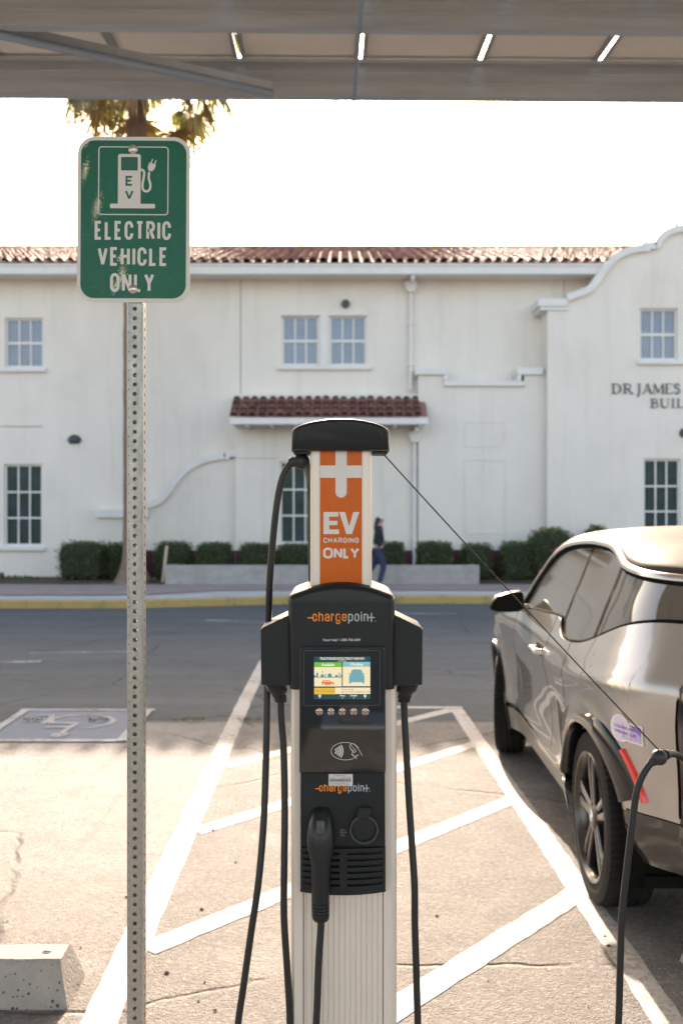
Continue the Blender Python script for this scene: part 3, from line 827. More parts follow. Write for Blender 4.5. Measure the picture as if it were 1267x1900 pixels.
# wall lamps and the round vent
def half_dome(px, py, D, rx, rz, y):
    m_ = MB(); x = PX(px, D); z = PZ(py, D)
    rings = []
    for j in range(7):
        a = PI/2*j/6
        rings.append([(x + rx*math.cos(a)*math.cos(PI*i/12 + PI), y + rx*.9*math.cos(a)*math.sin(PI*i/12 + PI), z + rz*math.sin(a)) for i in range(13)])
    m_.loft(rings, False, False)
    m_.add([rings[0][i] for i in range(13)], [tuple(range(13))])
    m_.box(x-rx*.7, x+rx*.7, y-.02, y+.01, z-.06, z+rz*.8)
    return obj('wall_lamp', m_, M_dark_metal, school, smooth_angle=50)
half_dome(139, 819, WD, .175, .17, WD); half_dome(1268, 807, GY, .12, .17, GY)
mb = MB(); mb.lathe([(.02, -.12), (.09, -.11), (.105, -.05), (.105, .01)], (PX(641, WD), WD, PZ(564, WD)), 'y', 20); obj('round_vent', mb, M_dark_metal, school, smooth_angle=50)
# maroon base course
mb = MB()
mb.box(PX(437, BY), PX(778, BY), BY-.02, BY+.01, -.1, PZ(1021, BY))
mb.box(PX(270, CY), PX(436, CY), CY-.03, CY+.01, -.1, PZ(1021, CY))
mb.box(PX(777, SY), PX(1006, SY), SY-.03, SY+.01, -.1, PZ(1020, SY))
obj('base_course', mb, M_maroon, school)

# ------------------------------------------------------------------ planter wall, clipped hedges, palm
M_planter = mat('planter_concrete', (.42, .40, .385), .88, var=.28, var_scale=3, bump=.3, bump_scale=50, stretch=(1, 1, 1.5))
PW = 22.30
mb = MB(); mb.box(PX(306, PW), PX(889, PW), PW, PW+.24, -.05, PZ(1049, PW))
mb.box(PX(306, PW), PX(306, PW)+.2, PW+.24, CY-.05, -.05, PZ(1049, PW)-.004); mb.box(PX(889, PW)-.2, PX(889, PW), PW+.24, SY-.05, -.05, PZ(1049, PW)-.004)
tag(obj('planter_wall', mb, M_planter, bevel=.015), 'low grey concrete planter wall in front of the clipped hedges', 'wall')
M_leaf = mat('hedge_leaf', (.088, .112, .040), .55, island=.55, spec=.3, transl=.3)
M_core = mat('hedge_core', (.020, .026, .012), .9)  # near-black solid core, painted shade behind the outer leaves
M_twig = mat('hedge_twig', (.10, .07, .045), .9)
M_pink = mat('pink_flower', (.45, .05, .16), .6)
def leaf_quad(mb, c, s, rnd, m=0):
    d = Vector((rnd.uniform(-1,1), rnd.uniform(-1,1), rnd.uniform(-.6,1))).normalized()
    e_ = d.cross(Vector((rnd.uniform(-1,1), rnd.uniform(-1,1), rnd.uniform(-1,1))))
    if e_.length < .01: return
    e_.normalize(); c = Vector(c)
    mb.add([c - d*s, c + e_*s*.42, c + d*s, c - e_*s*.42], [(0,1,2,3)], m)
def hedge(px0, px1, py0, py1, D, depth, label, seed, rounded=0.12, flowers=0, zb=None, n=None):
    rnd = random.Random(seed)
    x0, x1 = PX(px0, D), PX(px1, D); z1 = PZ(py0, D); z0 = PZ(py1, D) if zb is None else zb
    cx_, cz_ = (x0+x1)/2, (z0+z1)/2; hx, hz, hy = (x1-x0)/2, (z1-z0)/2, depth/2; cy_ = D + hy
    root = thing('hedge', label, 'hedge', (cx_, cy_, z0), 0, 'clipped hedges along the school wall')
    pw = 2 + 10*(1-rounded*3)
    core = MB()
    def shell(i, j, k=.90):
        a = 2*PI*i; b = -PI/2 + PI*j
        d = Vector((math.cos(b)*math.cos(a), math.cos(b)*math.sin(a), math.sin(b)))
        m_ = (abs(d.x)**pw + abs(d.y)**pw + abs(d.z)**pw)**(1/pw)
        d = d/m_*k
        nz = 1 + .07*noise.noise((d.x*3+seed, d.y*3, d.z*3))
        return (cx_ + d.x*hx*nz, cy_ + d.y*hy*nz, cz_ + d.z*hz*nz)
    core.grid(lambda i, j: shell(i, min(max(j, .01), .99)), 24, 16)
    lv = MB()
    area = 4*(hx*hz + hx*hy + hy*hz)
    n = n or int(area*900)
    for _ in range(n):
        p = shell(rnd.random(), math.asin(rnd.uniform(-1, 1))/PI + .5, 1.0)
        k = rnd.uniform(.84, 1.04) if rnd.random() < .93 else rnd.uniform(1.0, 1.12)
        c = (cx_ + (p[0]-cx_)*k, cy_ + (p[1]-cy_)*k, cz_ + (p[2]-cz_)*k)
        if c[2] < z0 - .02: continue
        leaf_quad(lv, c, rnd.uniform(.022, .042), rnd)
    obj('foliage', lv, M_leaf, root, fix=False); obj('dark_core', core, M_core, root, fix=False)
    if flowers:
        for _ in range(flowers):
            fl = MB(); p = shell(rnd.uniform(.5, 1), rnd.uniform(.3, .85), 1.04)
            for _ in range(4): leaf_quad(fl, (p[0]+rnd.uniform(-.03,.03), p[1], p[2]+rnd.uniform(-.03,.03)), .05, rnd)
            obj('flower', fl, M_pink, root, fix=False)
    return root
hb = 22.85
hedge(104, 190, 1007, 1078, 22.7, 1.0, 'largest clipped hedge, nearest the lower left window', 11, zb=.07)
hedge(192, 233, 1009, 1076, 23.0, .9, 'narrow clipped hedge beside the palm trunk, left of it', 12, zb=.07)
hedge(284, 350, 1007, 1076, 22.8, .9, 'tall clipped hedge just left of the planter wall end, with a pale stake before it', 13, zb=.07)
for i, (a, b, c, lab) in enumerate([(363, 425, 1008, 'first hedge from the left behind the planter wall'), (444, 505, 1009, 'hedge behind the planter wall, crossed by the left charging cable'), (515, 578, 1010, 'hedge under the lower middle window behind the planter wall'),
        (712, 750, 1007, 'small hedge behind the planter wall, beside the walking person'), (776, 841, 1006, 'hedge behind the planter wall, right of the lower downspout')]):
    hedge(a, b, c, 1050, 22.62, .85, lab, 20+i, zb=.3)
hedge(861, 916, 1010, 1078, 22.75, .9, 'clipped hedge at the right end of the planter wall', 30, zb=.07)
hedge(934, 996, 1007, 1072, 22.6, .9, 'square clipped hedge between planter wall and flowering bush', 31, zb=.07)
fb = hedge(988, 1075, 981, 1066, 22.3, 1.2, 'rounder, taller green bush with pink flowers beyond the parked car', 32, rounded=.30, flowers=9, zb=.1)
fb.name = 'flowering_bush'; fb['category'] = 'bush'; del fb['group']
fb2 = hedge(1098, 1140, 977, 1066, 22.6, 1.2, 'green bush top showing just above the car roof, under the gable wall', 34, rounded=.30, zb=.1)
fb2.name = 'flowering_bush'; fb2['category'] = 'bush'; del fb2['group']
mb = MB(); mb.tube([(PX(303, 22.6), 22.55, .06), (PX(310, 22.5), 22.5, PZ(1013, 22.5))], .035, 6)
tag(obj('stake', mb, mat('pale_wood', (.55, .45, .33), .8)), 'pale leaning wooden stake in front of the hedge left of the planter wall', 'stake')
mb = MB(); rnd = random.Random(5)
for _ in range(900):
    x = rnd.uniform(-8.2, -4.2); y = rnd.uniform(22.35, 23.6)
    if noise.noise((x*1.3, y*1.3, 2)) < .05: continue
    leaf_quad(mb, (x, y, .09 + rnd.uniform(0, .07)), rnd.uniform(.03, .06), rnd)
tag(obj('weeds', mb, M_leaf, fix=False), 'sparse green weeds growing in the planting bed', 'weeds', kind='stuff')
mb = MB(); mb.box(PX(-6, 23.4), PX(7, 23.4), 23.3, 23.5, .05, .24)
tag(obj('utility_box', mb, M_dark_metal, bevel=.03), 'small dark utility box on the bed at the left edge', 'box')

# the fan palm: only the trunk foot edge and hanging fronds show
M_bark = mat('palm_bark', (.30, .20, .15), .95, var=.5, var_scale=14, bump=1.0, bump_scale=20, stretch=(1, 1, 3.0))
M_frond = mat('palm_frond', (.13, .125, .078), .5, island=.5, transl=.5)
M_dead = mat('dead_frond', (.25, .165, .08), .8, island=.4, transl=.25)
PY = 22.75
palm = thing('palm_tree', 'tall fan palm with shaggy trunk behind the sign, its crown cut off by the canopy', 'palm', (PX(250, PY), PY, .05))
bx = PX(247, PY); tx = PX(264, PY); topz = 13.1
tr = MB(); rings = []
rnd = random.Random(9)
for j in range(70):
    s = j/69; z = lerp(.0, topz, s); cxx = lerp(bx, tx, s**4)
    r = .22 + .28*math.exp(-z/.28) + .05*smooth((s-.75)/.2)
    if s > .55: r *= 1 + .10*math.sin(j*2.1)
    rings.append([(cxx + r*(1+.10*noise.noise((math.cos(a)*2, math.sin(a)*2, z*2.2)))*math.cos(a), PY + r*math.sin(a), z) for a in [2*PI*i/18 for i in range(18)]])
tr.loft(rings); obj('trunk', tr, M_bark, palm, smooth_angle=60)
def fan_leaf(mb, base, d, L, rb, rnd, droop):
    """one fan leaf: a petiole and a pleated fan of drooping blades"""
    d = Vector(d).normalized(); base = Vector(base)
    side = d.cross(Vector((0,0,1)))
    if side.length < .1: side = Vector((1,0,0))
    side.normalize(); up = side.cross(d)
    hub = base + d*L + Vector((0,0,-droop*L*.35))
    pts = spline([base, base + d*L*.5 + up*.03, hub], 4)
    mb.tube(pts, [lerp(.03, .012, i/(len(pts)-1)) for i in range(len(pts))], 5)
    dd = (hub - pts[-3]).normalized(); nb = 42
    for i in range(nb):
        a = lerp(-1.75, 1.75, i/(nb-1)) + rnd.uniform(-.04, .04)
        dirv = (dd*math.cos(a) + side*math.sin(a)).normalized()
        ln = rb*(1-.22*abs(a)/1.75)*rnd.uniform(.88, 1.08)
        pw = dirv.cross(up).normalized()
        p = hub.copy(); prev = None; v = dirv.copy(); w0 = ln*.019
        b0 = len(mb.v); seg = 5; vv = []
        for k in range(seg+1):
            s = k/seg
            wd = w0*(.35 + 2.0*s*(1-s)*1.6) if k < seg else .002
            vv += [p - pw*wd, p + pw*wd + up*wd*.4]
            v = (v + Vector((0,0,-1))*(.10 + droop*.22)*s*1.8 + Vector((rnd.uniform(-.03,.03),)*3)).normalized()
            p = p + v*ln/seg
        mb.add(vv, [(2*k, 2*k+1, 2*k+3, 2*k+2) for k in range(seg)])
gm, dm = MB(), MB()
top_c = Vector((tx, PY, topz))
for i in range(84):
    a = i*2.39996 + rnd.uniform(-.2, .2); el = lerp(1.2, -.80, i/83)
    d = (math.cos(a)*math.cos(el), math.sin(a)*math.cos(el), math.sin(el))
    b_ = top_c + Vector((math.cos(a)*.22, math.sin(a)*.22, lerp(.35, -.75, i/83)))
    fan_leaf(gm if i < 76 else dm, b_, d, rnd.uniform(1.25, 1.75), rnd.uniform(.95, 1.2), rnd, lerp(.3, .95, i/83))
for i in range(7):
    a = i*2.39996*1.1; z = rnd.uniform(-1.1, -.75)
    d = (math.cos(a)*.45, math.sin(a)*.45, -1)
    fan_leaf(dm, top_c + Vector((math.cos(a)*.25, math.sin(a)*.25, z)), d, rnd.uniform(.4, .6), rnd.uniform(.5, .75), rnd, 1.0)
cr = obj('crown', gm, M_frond, palm, fix=False)
obj('dead_fronds', dm, M_dead, palm, fix=False)

# ------------------------------------------------------------------ solar canopy overhead
CD = 7.5; CZ = CAMH + (955.0-178.5)/F*CD
ct = R(4.0)
can = thing('solar_canopy', 'grey steel canopy roofed with solar panels high over the parking bays', 'canopy', (-.0157*CD, CD, 0), math.atan(LOT))
M_galv = mat('purlin_steel', (.54, .57, .59), .38, metal=.3, var=.25, var_scale=2.0, stretch=(.5, 6, 6), rough_var=.1)
M_steel = mat('canopy_paint', (.27, .33, .40), .5, metal=.2)
M_back = mat('panel_backsheet', (.80, .74, .68), .6, var=.08, var_scale=4)
M_alu = mat('panel_frame', (.42, .42, .42), .45, metal=.6)
M_cell = mat('solar_glass', (.01, .014, .03), .06, coat=.5)
XA, XB = -8.3, 8.3
def cz(y): return CZ + y*math.tan(ct)
def purlin(y):
    z = cz(y); h = .262; t = .006
    m_ = MB()
    m_.box(XA, XB, y, y+t, z, z+h)
    m_.box(XA, XB, y+t, y+.085, z, z+t); m_.box(XA, XB, y+.085-t, y+.085, z+t, z+.028)
    m_.box(XA, XB, y-.05, y, z+h-t, z+h); m_.box(XA, XB, y-.05, y-.05+t, z+h-.022, z+h-t)
    # stiffening rolls in the web
    m_.box(XA, XB, y-.012, y, z+.09, z+.105); m_.box(XA, XB, y-.012, y, z+.17, z+.185)
    return obj('purlin', m_, M_galv, can, local=True)
pys = [0, -1.235, -2.10, -3.335, -4.20, -5.435, -6.3, -7.535, -8.4, -9.635]
for y in pys: purlin(y)
PWD = .901
for row in range(5):
    yb = .06 - row*2.10
    for i in range(17):
        x0 = .256 + (i-9)*PWD + (.0135 if (i-9) not in (-2, -3) else -.001); x1 = .256 + (i-8)*PWD - (.0135 if (i-8) not in (-2, -3) else -.001) - (.004 if (i-8) in (-2, -3) else 0)
        a = yb - 2.075; b = yb
        fr = MB(); zt = .268
        for (xa, xb, ya, yb2) in ((x0, x1, a, a+.03), (x0, x1, b-.03, b), (x0, x0+.03, a+.03, b-.03), (x1-.03, x1, a+.03, b-.03)):
            v = []
            for zz in (zt, zt+.04):
                v += [(xa, ya, cz(ya)+zz), (xb, ya, cz(ya)+zz), (xb, yb2, cz(yb2)+zz), (xa, yb2, cz(yb2)+zz)]
            fr.add(v, [(0,3,2,1),(4,5,6,7),(0,1,5,4),(1,2,6,5),(2,3,7,6),(3,0,4,7)], 0)
        for zz, mi in ((zt+.022, 1), (zt+.03, 2)):
            fr.add([(x0+.03, a+.03, cz(a)+zz), (x1-.03, a+.03, cz(a)+zz), (x1-.03, b-.03, cz(b)+zz), (x0+.03, b-.03, cz(b)+zz)], [(0,1,2,3)], mi)
        obj('solar_panel', fr, [M_alu, M_back, M_cell], can, local=True, fix=False)
def cl(px, py, D):
    """photo point at a depth, in the canopy's own frame"""
    p = Vector(P(px, py, D)) - can.location
    return Matrix.Rotation(-can.rotation_euler.z, 3, 'Z') @ p
mb = MB()
a = cl(-30, 48, 6.26); b = cl(505, 160, 7.36)
a.z = cz(a.y) - .03; b.z = cz(b.y) - .03
mb.tube([a, b], .030, 8)
obj('brace', mb, M_steel, can, local=True, smooth_angle=60)
mb = MB(); d_ = (b-a).normalized(); nn = Vector((-d_.y, d_.x, 0)).normalized()*.004
v = []
for p_, hh in ((a, .085), (b, .085)):
    for q_ in (-1, 1): v += [p_ + nn*q_ + Vector((0, 0, .028)), p_ + nn*q_ + Vector((0, 0, hh))]
mb.add(v, [(0,1,5,4), (2,6,7,3), (1,3,7,5), (0,4,6,2), (0,2,3,1), (4,5,7,6)])
obj('brace_web', mb, M_galv, can, local=True)
for xx in (.20, -6.6, 6.9):
    mb = MB(); mb.add([(xx, -9.6, cz(-9.6)-.003), (xx+.024, -9.6, cz(-9.6)-.003), (xx+.024, .08, cz(.08)-.003), (xx, .08, cz(.08)-.003), (xx, -9.6, cz(-9.6)-.02), (xx+.024, -9.6, cz(-9.6)-.02), (xx+.024, .08, cz(.08)-.02), (xx, .08, cz(.08)-.02)],
        [(0,3,2,1),(4,5,6,7),(0,1,5,4),(1,2,6,5),(2,3,7,6),(3,0,4,7)])
    obj('strap', mb, M_steel, can, local=True)
for xx in (-5.4, .05, 5.5):
    mb = MB(); y0 = -10.6
    mb.box(xx-.11, xx+.11, y0-.11, y0+.11, 0, cz(-9.6)-.35)
    mb.box(xx-.25, xx+.25, y0-.25, y0+.25, 0, .03)
    obj('column', mb, M_steel, can, local=True, bevel=.01)
    mb = MB(); ya, yb2 = -14.0, -7.9
    v = []
    for yy, zz in ((ya, cz(ya)), (yb2, cz(yb2))):
        v += [(xx-.08, yy, zz-.33), (xx+.08, yy, zz-.33), (xx+.08, yy, zz-.025), (xx-.08, yy, zz-.025)]
    mb.add(v, [(0,1,2,3),(4,7,6,5),(0,4,5,1),(1,5,6,2),(2,6,7,3),(3,7,4,0)])
    obj('rafter', mb, M_steel, can, local=True)
# ------------------------------------------------------------------ the sign on its perforated post
SD = 2.70
def gx(px): return PX(px, SD)
def gzz(py): return PZ(py, SD)
M_post = mat('galvanised_steel', (.44, .43, .405), .42, metal=.8, var=.30, var_scale=26, rough_var=.18, bump=.12, bump_scale=160, stretch=(1.6, 1.6, .35), detail=8)
M_signgrey = mat('sign_reflective_white', (.70, .675, .655), .40, var=.04, var_scale=20, bump=.05, bump_scale=500)
M_bolt = mat('bolt_steel', (.62, .58, .54), .28, metal=.9)
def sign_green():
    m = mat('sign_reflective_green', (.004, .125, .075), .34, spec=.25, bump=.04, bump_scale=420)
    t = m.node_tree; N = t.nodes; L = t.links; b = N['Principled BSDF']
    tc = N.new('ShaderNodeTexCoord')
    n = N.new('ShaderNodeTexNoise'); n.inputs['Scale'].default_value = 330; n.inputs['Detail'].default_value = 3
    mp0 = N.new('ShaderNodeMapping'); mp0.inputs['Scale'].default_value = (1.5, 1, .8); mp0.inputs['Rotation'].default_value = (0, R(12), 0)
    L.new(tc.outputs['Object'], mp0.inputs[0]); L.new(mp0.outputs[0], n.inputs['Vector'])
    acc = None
    for (px, py, rx, rz) in GLINT_SCUFFS:
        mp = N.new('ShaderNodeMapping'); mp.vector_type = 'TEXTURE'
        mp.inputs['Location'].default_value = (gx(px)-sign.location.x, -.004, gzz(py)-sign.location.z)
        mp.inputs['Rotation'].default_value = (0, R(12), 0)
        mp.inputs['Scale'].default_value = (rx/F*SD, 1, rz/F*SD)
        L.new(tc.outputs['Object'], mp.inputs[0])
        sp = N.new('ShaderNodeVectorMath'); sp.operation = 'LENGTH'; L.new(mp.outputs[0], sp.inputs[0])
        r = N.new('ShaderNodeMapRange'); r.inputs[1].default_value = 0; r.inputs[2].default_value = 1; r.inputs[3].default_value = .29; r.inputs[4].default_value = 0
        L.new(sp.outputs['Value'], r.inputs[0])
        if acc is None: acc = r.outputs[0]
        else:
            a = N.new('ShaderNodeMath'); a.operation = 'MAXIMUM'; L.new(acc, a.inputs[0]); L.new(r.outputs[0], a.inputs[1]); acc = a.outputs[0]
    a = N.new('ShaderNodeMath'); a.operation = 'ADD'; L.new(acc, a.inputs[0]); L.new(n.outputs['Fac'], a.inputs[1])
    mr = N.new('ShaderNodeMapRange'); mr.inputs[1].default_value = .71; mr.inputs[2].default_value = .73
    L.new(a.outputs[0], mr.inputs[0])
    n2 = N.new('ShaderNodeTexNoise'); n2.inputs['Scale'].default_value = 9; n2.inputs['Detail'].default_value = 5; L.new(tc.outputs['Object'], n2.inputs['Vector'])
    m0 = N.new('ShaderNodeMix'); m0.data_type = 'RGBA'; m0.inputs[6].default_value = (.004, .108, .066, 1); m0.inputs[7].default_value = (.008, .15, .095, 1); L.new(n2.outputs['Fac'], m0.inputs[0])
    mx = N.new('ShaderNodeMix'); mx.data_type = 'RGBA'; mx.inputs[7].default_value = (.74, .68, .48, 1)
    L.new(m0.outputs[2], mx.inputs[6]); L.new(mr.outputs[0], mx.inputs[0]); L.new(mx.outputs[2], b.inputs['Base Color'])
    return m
GLINT_SCUFFS = [(162, 264, 8, 20), (160, 318, 11, 36), (182, 385, 13, 44), (228, 512, 14, 34), (214, 533, 8, 24), (225, 480, 10, 14)]  # cream speckles: sun glints and peeled film, both painted into the green
sign = thing('parking_sign', 'green electric vehicle only sign bolted to a perforated steel post', 'sign', (gx(252), SD, 0))
# post: four perforated walls
pw = .0445; px0 = gx(235.5); z_top = gzz(262)
mb = MB()
def perforated(mb, o, ux, uz_n, wd, z0, z1, pitch, r, phase, skip=None):
    """wall in the plane (ux, z) with a row of round holes; o = lower left corner"""
    o = Vector(o); ux = Vector(ux); n = 14
    nrow = int((z1-z0)/pitch)
    for k in range(nrow):
        za = z0 + k*pitch; zb = za + pitch; c = (wd/2, (za+zb)/2)
        outer = []; inner = []
        for i in range(n*2):
            a = 2*PI*i/(n*2) + PI/4
            dx, dz = math.cos(a), math.sin(a)
            s = 1/max(abs(dx)/(wd/2), abs(dz)/(pitch/2))
            outer.append((c[0]+dx*s, c[1]+dz*s)); inner.append((c[0]+dx*r, c[1]+dz*r))
        v = [o + ux*p[0] + Vector((0,0,p[1])) for p in outer + inner]
        m_ = n*2
        back = Vector(uz_n)*.0026
        v2 = [q + back for q in v[m_:]]
        f = [(i, (i+1) % m_, m_+(i+1) % m_, m_+i) for i in range(m_)] + [(m_+i, m_+(i+1) % m_, 2*m_+(i+1) % m_, 2*m_+i) for i in range(m_)]
        mb.add(v + v2, f)
hp = .0254*1.01
phase_z = (gzz(573) - hp/2) % hp
c4 = .004
perforated(mb, (px0+c4, SD+.0, phase_z), (1,0,0), (0,1,0), pw-2*c4, 0, z_top-phase_z-.002, hp, .0058, 0)
perforated(mb, (px0+pw, SD+c4, phase_z), (0,1,0), (-1,0,0), pw-2*c4, 0, z_top-phase_z-.002, hp, .0058, 0)
perforated(mb, (px0, SD+pw-c4, phase_z), (0,-1,0), (1,0,0), pw-2*c4, 0, z_top-phase_z-.002, hp, .0058, 0)
perforated(mb, (px0+pw-c4, SD+pw, phase_z), (-1,0,0), (0,-1,0), pw-2*c4, 0, z_top-phase_z-.002, hp, .0058, 0)
zt_ = phase_z + int((z_top-phase_z-.002)/hp)*hp
for (ccx, ccy, a0) in ((px0+c4, SD+c4, 180), (px0+pw-c4, SD+c4, 270), (px0+pw-c4, SD+pw-c4, 0), (px0+c4, SD+pw-c4, 90)):
    ar = arc(ccx, ccy, c4, c4, a0, a0+90, 4)
    for i in range(4): mb.quad((ar[i][0], ar[i][1], phase_z), (ar[i+1][0], ar[i+1][1], phase_z), (ar[i+1][0], ar[i+1][1], zt_), (ar[i][0], ar[i][1], zt_))
post = obj('post', mb, M_post, sign, fix=False)
for p_ in post.data.polygons: p_.use_smooth = False
# panel, slightly rotated in its plane like the real one
SY0 = SD - .006
tilt = R(.35)
scx, scz = gx(248.5), gzz(408)
def tl(m_):
    for i, p in enumerate(m_.v):
        dx, dz = p[0]-scx, p[2]-scz
        m_.v[i] = (scx + dx*math.cos(tilt) + dz*math.sin(tilt), p[1], scz - dx*math.sin(tilt) + dz*math.cos(tilt))
    return m_
mb = MB(); mb.prism(rrect(gx(145), gx(353.5), gzz(562), gzz(255.5), .046, 10), SY0, SY0+.0025)
plate = obj('sign_panel', tl(mb), M_signgrey, sign, smooth_angle=40)
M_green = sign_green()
M_sgreen = mat('sign_dark_green', (.004, .10, .062), .3)
y1 = SY0 - .0004
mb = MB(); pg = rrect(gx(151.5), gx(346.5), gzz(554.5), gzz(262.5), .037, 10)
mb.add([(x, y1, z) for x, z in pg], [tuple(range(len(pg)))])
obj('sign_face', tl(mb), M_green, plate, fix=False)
y2 = y1 - .0003
mb = MB()
stroke(mb, rrect(gx(184.5), gx(312.5), gzz(399.5), gzz(274.5), .008, 6), .0028, y2, closed=True)
obj('frame_line', tl(mb), M_signgrey, plate, fix=False)
# charging pump pictogram
mb = MB()
def px_poly(mb, pts, y, m=0): mb.add([(gx(a), y, gzz(b)) for a, b in pts], [tuple(range(len(pts)))], m)
def px_stroke(mb, pts, tpx, y, **k): stroke(mb, [(gx(a), gzz(b)) for a, b in pts], tpx/F*SD, y, **k)
a = rrect(gx(220), gx(262), gzz(383), gzz(287.5), .0065, 6)
mb.add([(x, y2, z) for x, z in a], [tuple(range(len(a)))], 0)
mb.add([(x, y2, z) for x, z in rrect(gx(205.5), gx(289), gzz(388), gzz(379.5), .004, 5)], [tuple(range(24))], 0)
mb.v[-24:] = [(p[0], p[1]-.00008, p[2]) for p in mb.v[-24:]]
b_ = rrect(gx(225.5), gx(256.5), gzz(318), gzz(293), .002, 3)
mb.add([(x, y2-.0001, z) for x, z in b_], [tuple(range(len(b_)))], 1)
letters(mb, 'E', gx(234.0), gx(248), gzz(346.5), gzz(328), 0.0056, y2-.00012, m=1)
letters(mb, 'V', gx(233), gx(249), gzz(372), gzz(354), 0.0056, y2-.00012, m=1)
px_stroke(mb, [(q.x, q.y) for q in spline([(262,316.5,0),(266,317.5,0),(268.5,322,0),(267.5,332,0),(265.5,343,0),(266.5,353,0),(272.5,356.5,0),(278.5,353,0),(280,343,0),(277,333,0),(277.5,322,0)], 5)], 4.2, y2, k=1)
def rot(pts, cx_, cy_, a): return [(cx_+(x-cx_)*math.cos(a)-(y-cy_)*math.sin(a), cy_+(x-cx_)*math.sin(a)+(y-cy_)*math.cos(a)) for x, y in pts]
px_poly(mb, rot([(275,304.5),(288,304.5),(288,313),(285.5,318),(281,320),(277.5,318),(275,313)], 281.5, 312, .38), y2-.00004)
for q in (278.2, 284.8): px_stroke(mb, rot([(q,304),(q,297.5)], 281.5, 312, .38), 2.0, y2-.00002, k=2)
obj('pictogram', tl(mb), [M_signgrey, M_sgreen], plate, fix=False)
mb = MB(); tt = .0079
letters(mb, 'ELECTRIC', gx(177.5), gx(318.5), gzz(446.5), gzz(411.5), tt, y2, gap=.27)
letters(mb, 'VEHICLE', gx(183.5), gx(312.5), gzz(494.5), gzz(460), tt, y2, gap=.27, widths={'V': 1.08})
letters(mb, 'ONLY', gx(206.5), gx(288), gzz(543), gzz(508), tt, y2, gap=.27)
obj('legend', tl(mb), M_signgrey, plate, fix=False)
for py in (279, 537.5):
    mb = MB(); c = (gx(248.5), SY0-.0008, gzz(py))
    mb.lathe([(.0125, 0), (.0125, -.0012), (.0105, -.0035), (.006, -.0055), (.0008, -.0062)], c, 'y', 24)
    mb.lathe([(.004, 0), (.004, .05), (.001, .05)], c, 'y', 8)
    obj('bolt', mb, M_bolt, sign, smooth_angle=40)

# ------------------------------------------------------------------ the charging station
KD = 2.323; KS = F/KD
def kx(px): return PX(px, KD)
def kz(py): return PZ(py, KD)
st_x = kx(636.5)
station = thing('charging_station', 'dual electric car charging station, black head and orange mast on a pale column', 'charging station', (st_x, KD, 0))
M_black = mat('black_plastic', (.015, .018, .020), .38, spec=.30, bump=.05, bump_scale=700, var=.15, var_scale=8)
M_black2 = mat('satin_black_plastic', (.015, .018, .020), .32, spec=.38)
M_alu_c = mat('anodised_aluminium', (.80, .70, .62), .40, metal=.2, var=.06, var_scale=4, stretch=(6, 6, .4))
M_orange = mat('orange_reflective', (.70, .125, .006), .34, spec=.3, var=.12, var_scale=14, bump=.25, bump_scale=330, stretch=(1.4, 1, .22))
M_legend = mat('label_white', (.70, .66, .64), .35, bump=.15, bump_scale=330, stretch=(1.4, 1, .22))
M_gloss = mat('glass_black', (.007, .009, .010), .03, spec=.75, coat=.6, coat_rough=.015)
M_bezel = mat('display_bezel', (.016, .021, .025), .12, spec=.5)
# lower column, ribbed front
cx0 = 636.5
def plan(px, y): return (kx(px), KD + y)
pl = [plan(540, .21), plan(538.5, .03), plan(541, .008), plan(546, .0), plan(562, .0), plan(562, .012), plan(564.5, .012), plan(564.5, .003)]
xq = 566.0
for i in range(14):
    xa = lerp(566, 708, i/14)
    pl += [plan(xa+1.4, .003), plan(xa+1.9, .0052), plan(xa+3.1, .0052), plan(xa+3.6, .003)]
pl += [plan(709.5, .003), plan(709.5, .012), plan(711.5, .012), plan(711.5, .0), plan(727, .0), plan(733, .006), plan(736.5, .02), plan(736.5, .21)]
mb = MB(); mb.column(pl, .012, kz(1150)); obj('column', mb, M_alu_c, station)
mb = MB(); mb.box(kx(525), kx(748), KD-.03, KD+.25, 0, .012); obj('base_plate', mb, M_alu_c, station, bevel=.003)
# mast
pl = [plan(577, .17), plan(575, .03), plan(575.5, .012), plan(578, .006), plan(580, .006), plan(580.5, .003), plan(592, .003), plan(592.5, .006), plan(672.5, .006), plan(673, .003), plan(684.5, .003), plan(685, .006), plan(687.5, .006), plan(690, .012), plan(690.5, .03), plan(688, .17)]
mb = MB(); mb.column(pl, kz(1140), kz(828)); mast = obj('mast', mb, M_alu_c, station)
yl = KD + .0052
mb = MB(); mb.box(kx(593.8), kx(671.2), yl, yl+.0007, kz(1100), kz(832)); label = obj('mast_label', mb, M_orange, mast)
mb = MB(); y = yl - .0002
mb.add([(kx(593.9), y, kz(886.5)), (kx(671.1), y, kz(886.5)), (kx(671.1), y, kz(863.5)), (kx(593.9), y, kz(863.5))], [(0,1,2,3)])
v = [(kx(622.3), kz(832)), (kx(622.3), kz(913))] + [(kx(632.8)+.0132*math.cos(R(a)), kz(913)+.0132*math.sin(R(a))) for a in range(195, 360, 15)] + [(kx(643.3), kz(913)), (kx(643.3), kz(832))]
mb.add([(a, y-.0001, b) for a, b in v], [tuple(range(len(v)))])
y -= .0001
def poly_letter(pts, x0, x1, z0, z1): mb.add([(lerp(x0, x1, a), y, lerp(z0, z1, b)) for a, b in pts], [tuple(range(len(pts)))])
poly_letter([(0,0),(0,1),(.96,1),(.96,.79),(.37,.79),(.37,.60),(.90,.60),(.90,.405),(.37,.405),(.37,.21),(1,.21),(1,0)], kx(600), kx(629), kz(991), kz(950))
poly_letter([(.36,0),(0,1),(.30,1),(.5,.34),(.70,1),(1,1),(.64,0)], kx(629), kx(666.5), kz(991), kz(950))
letters(mb, 'CHARGING', kx(600), kx(665.5), kz(1007.5), kz(997.5), .0023, y, gap=.24)
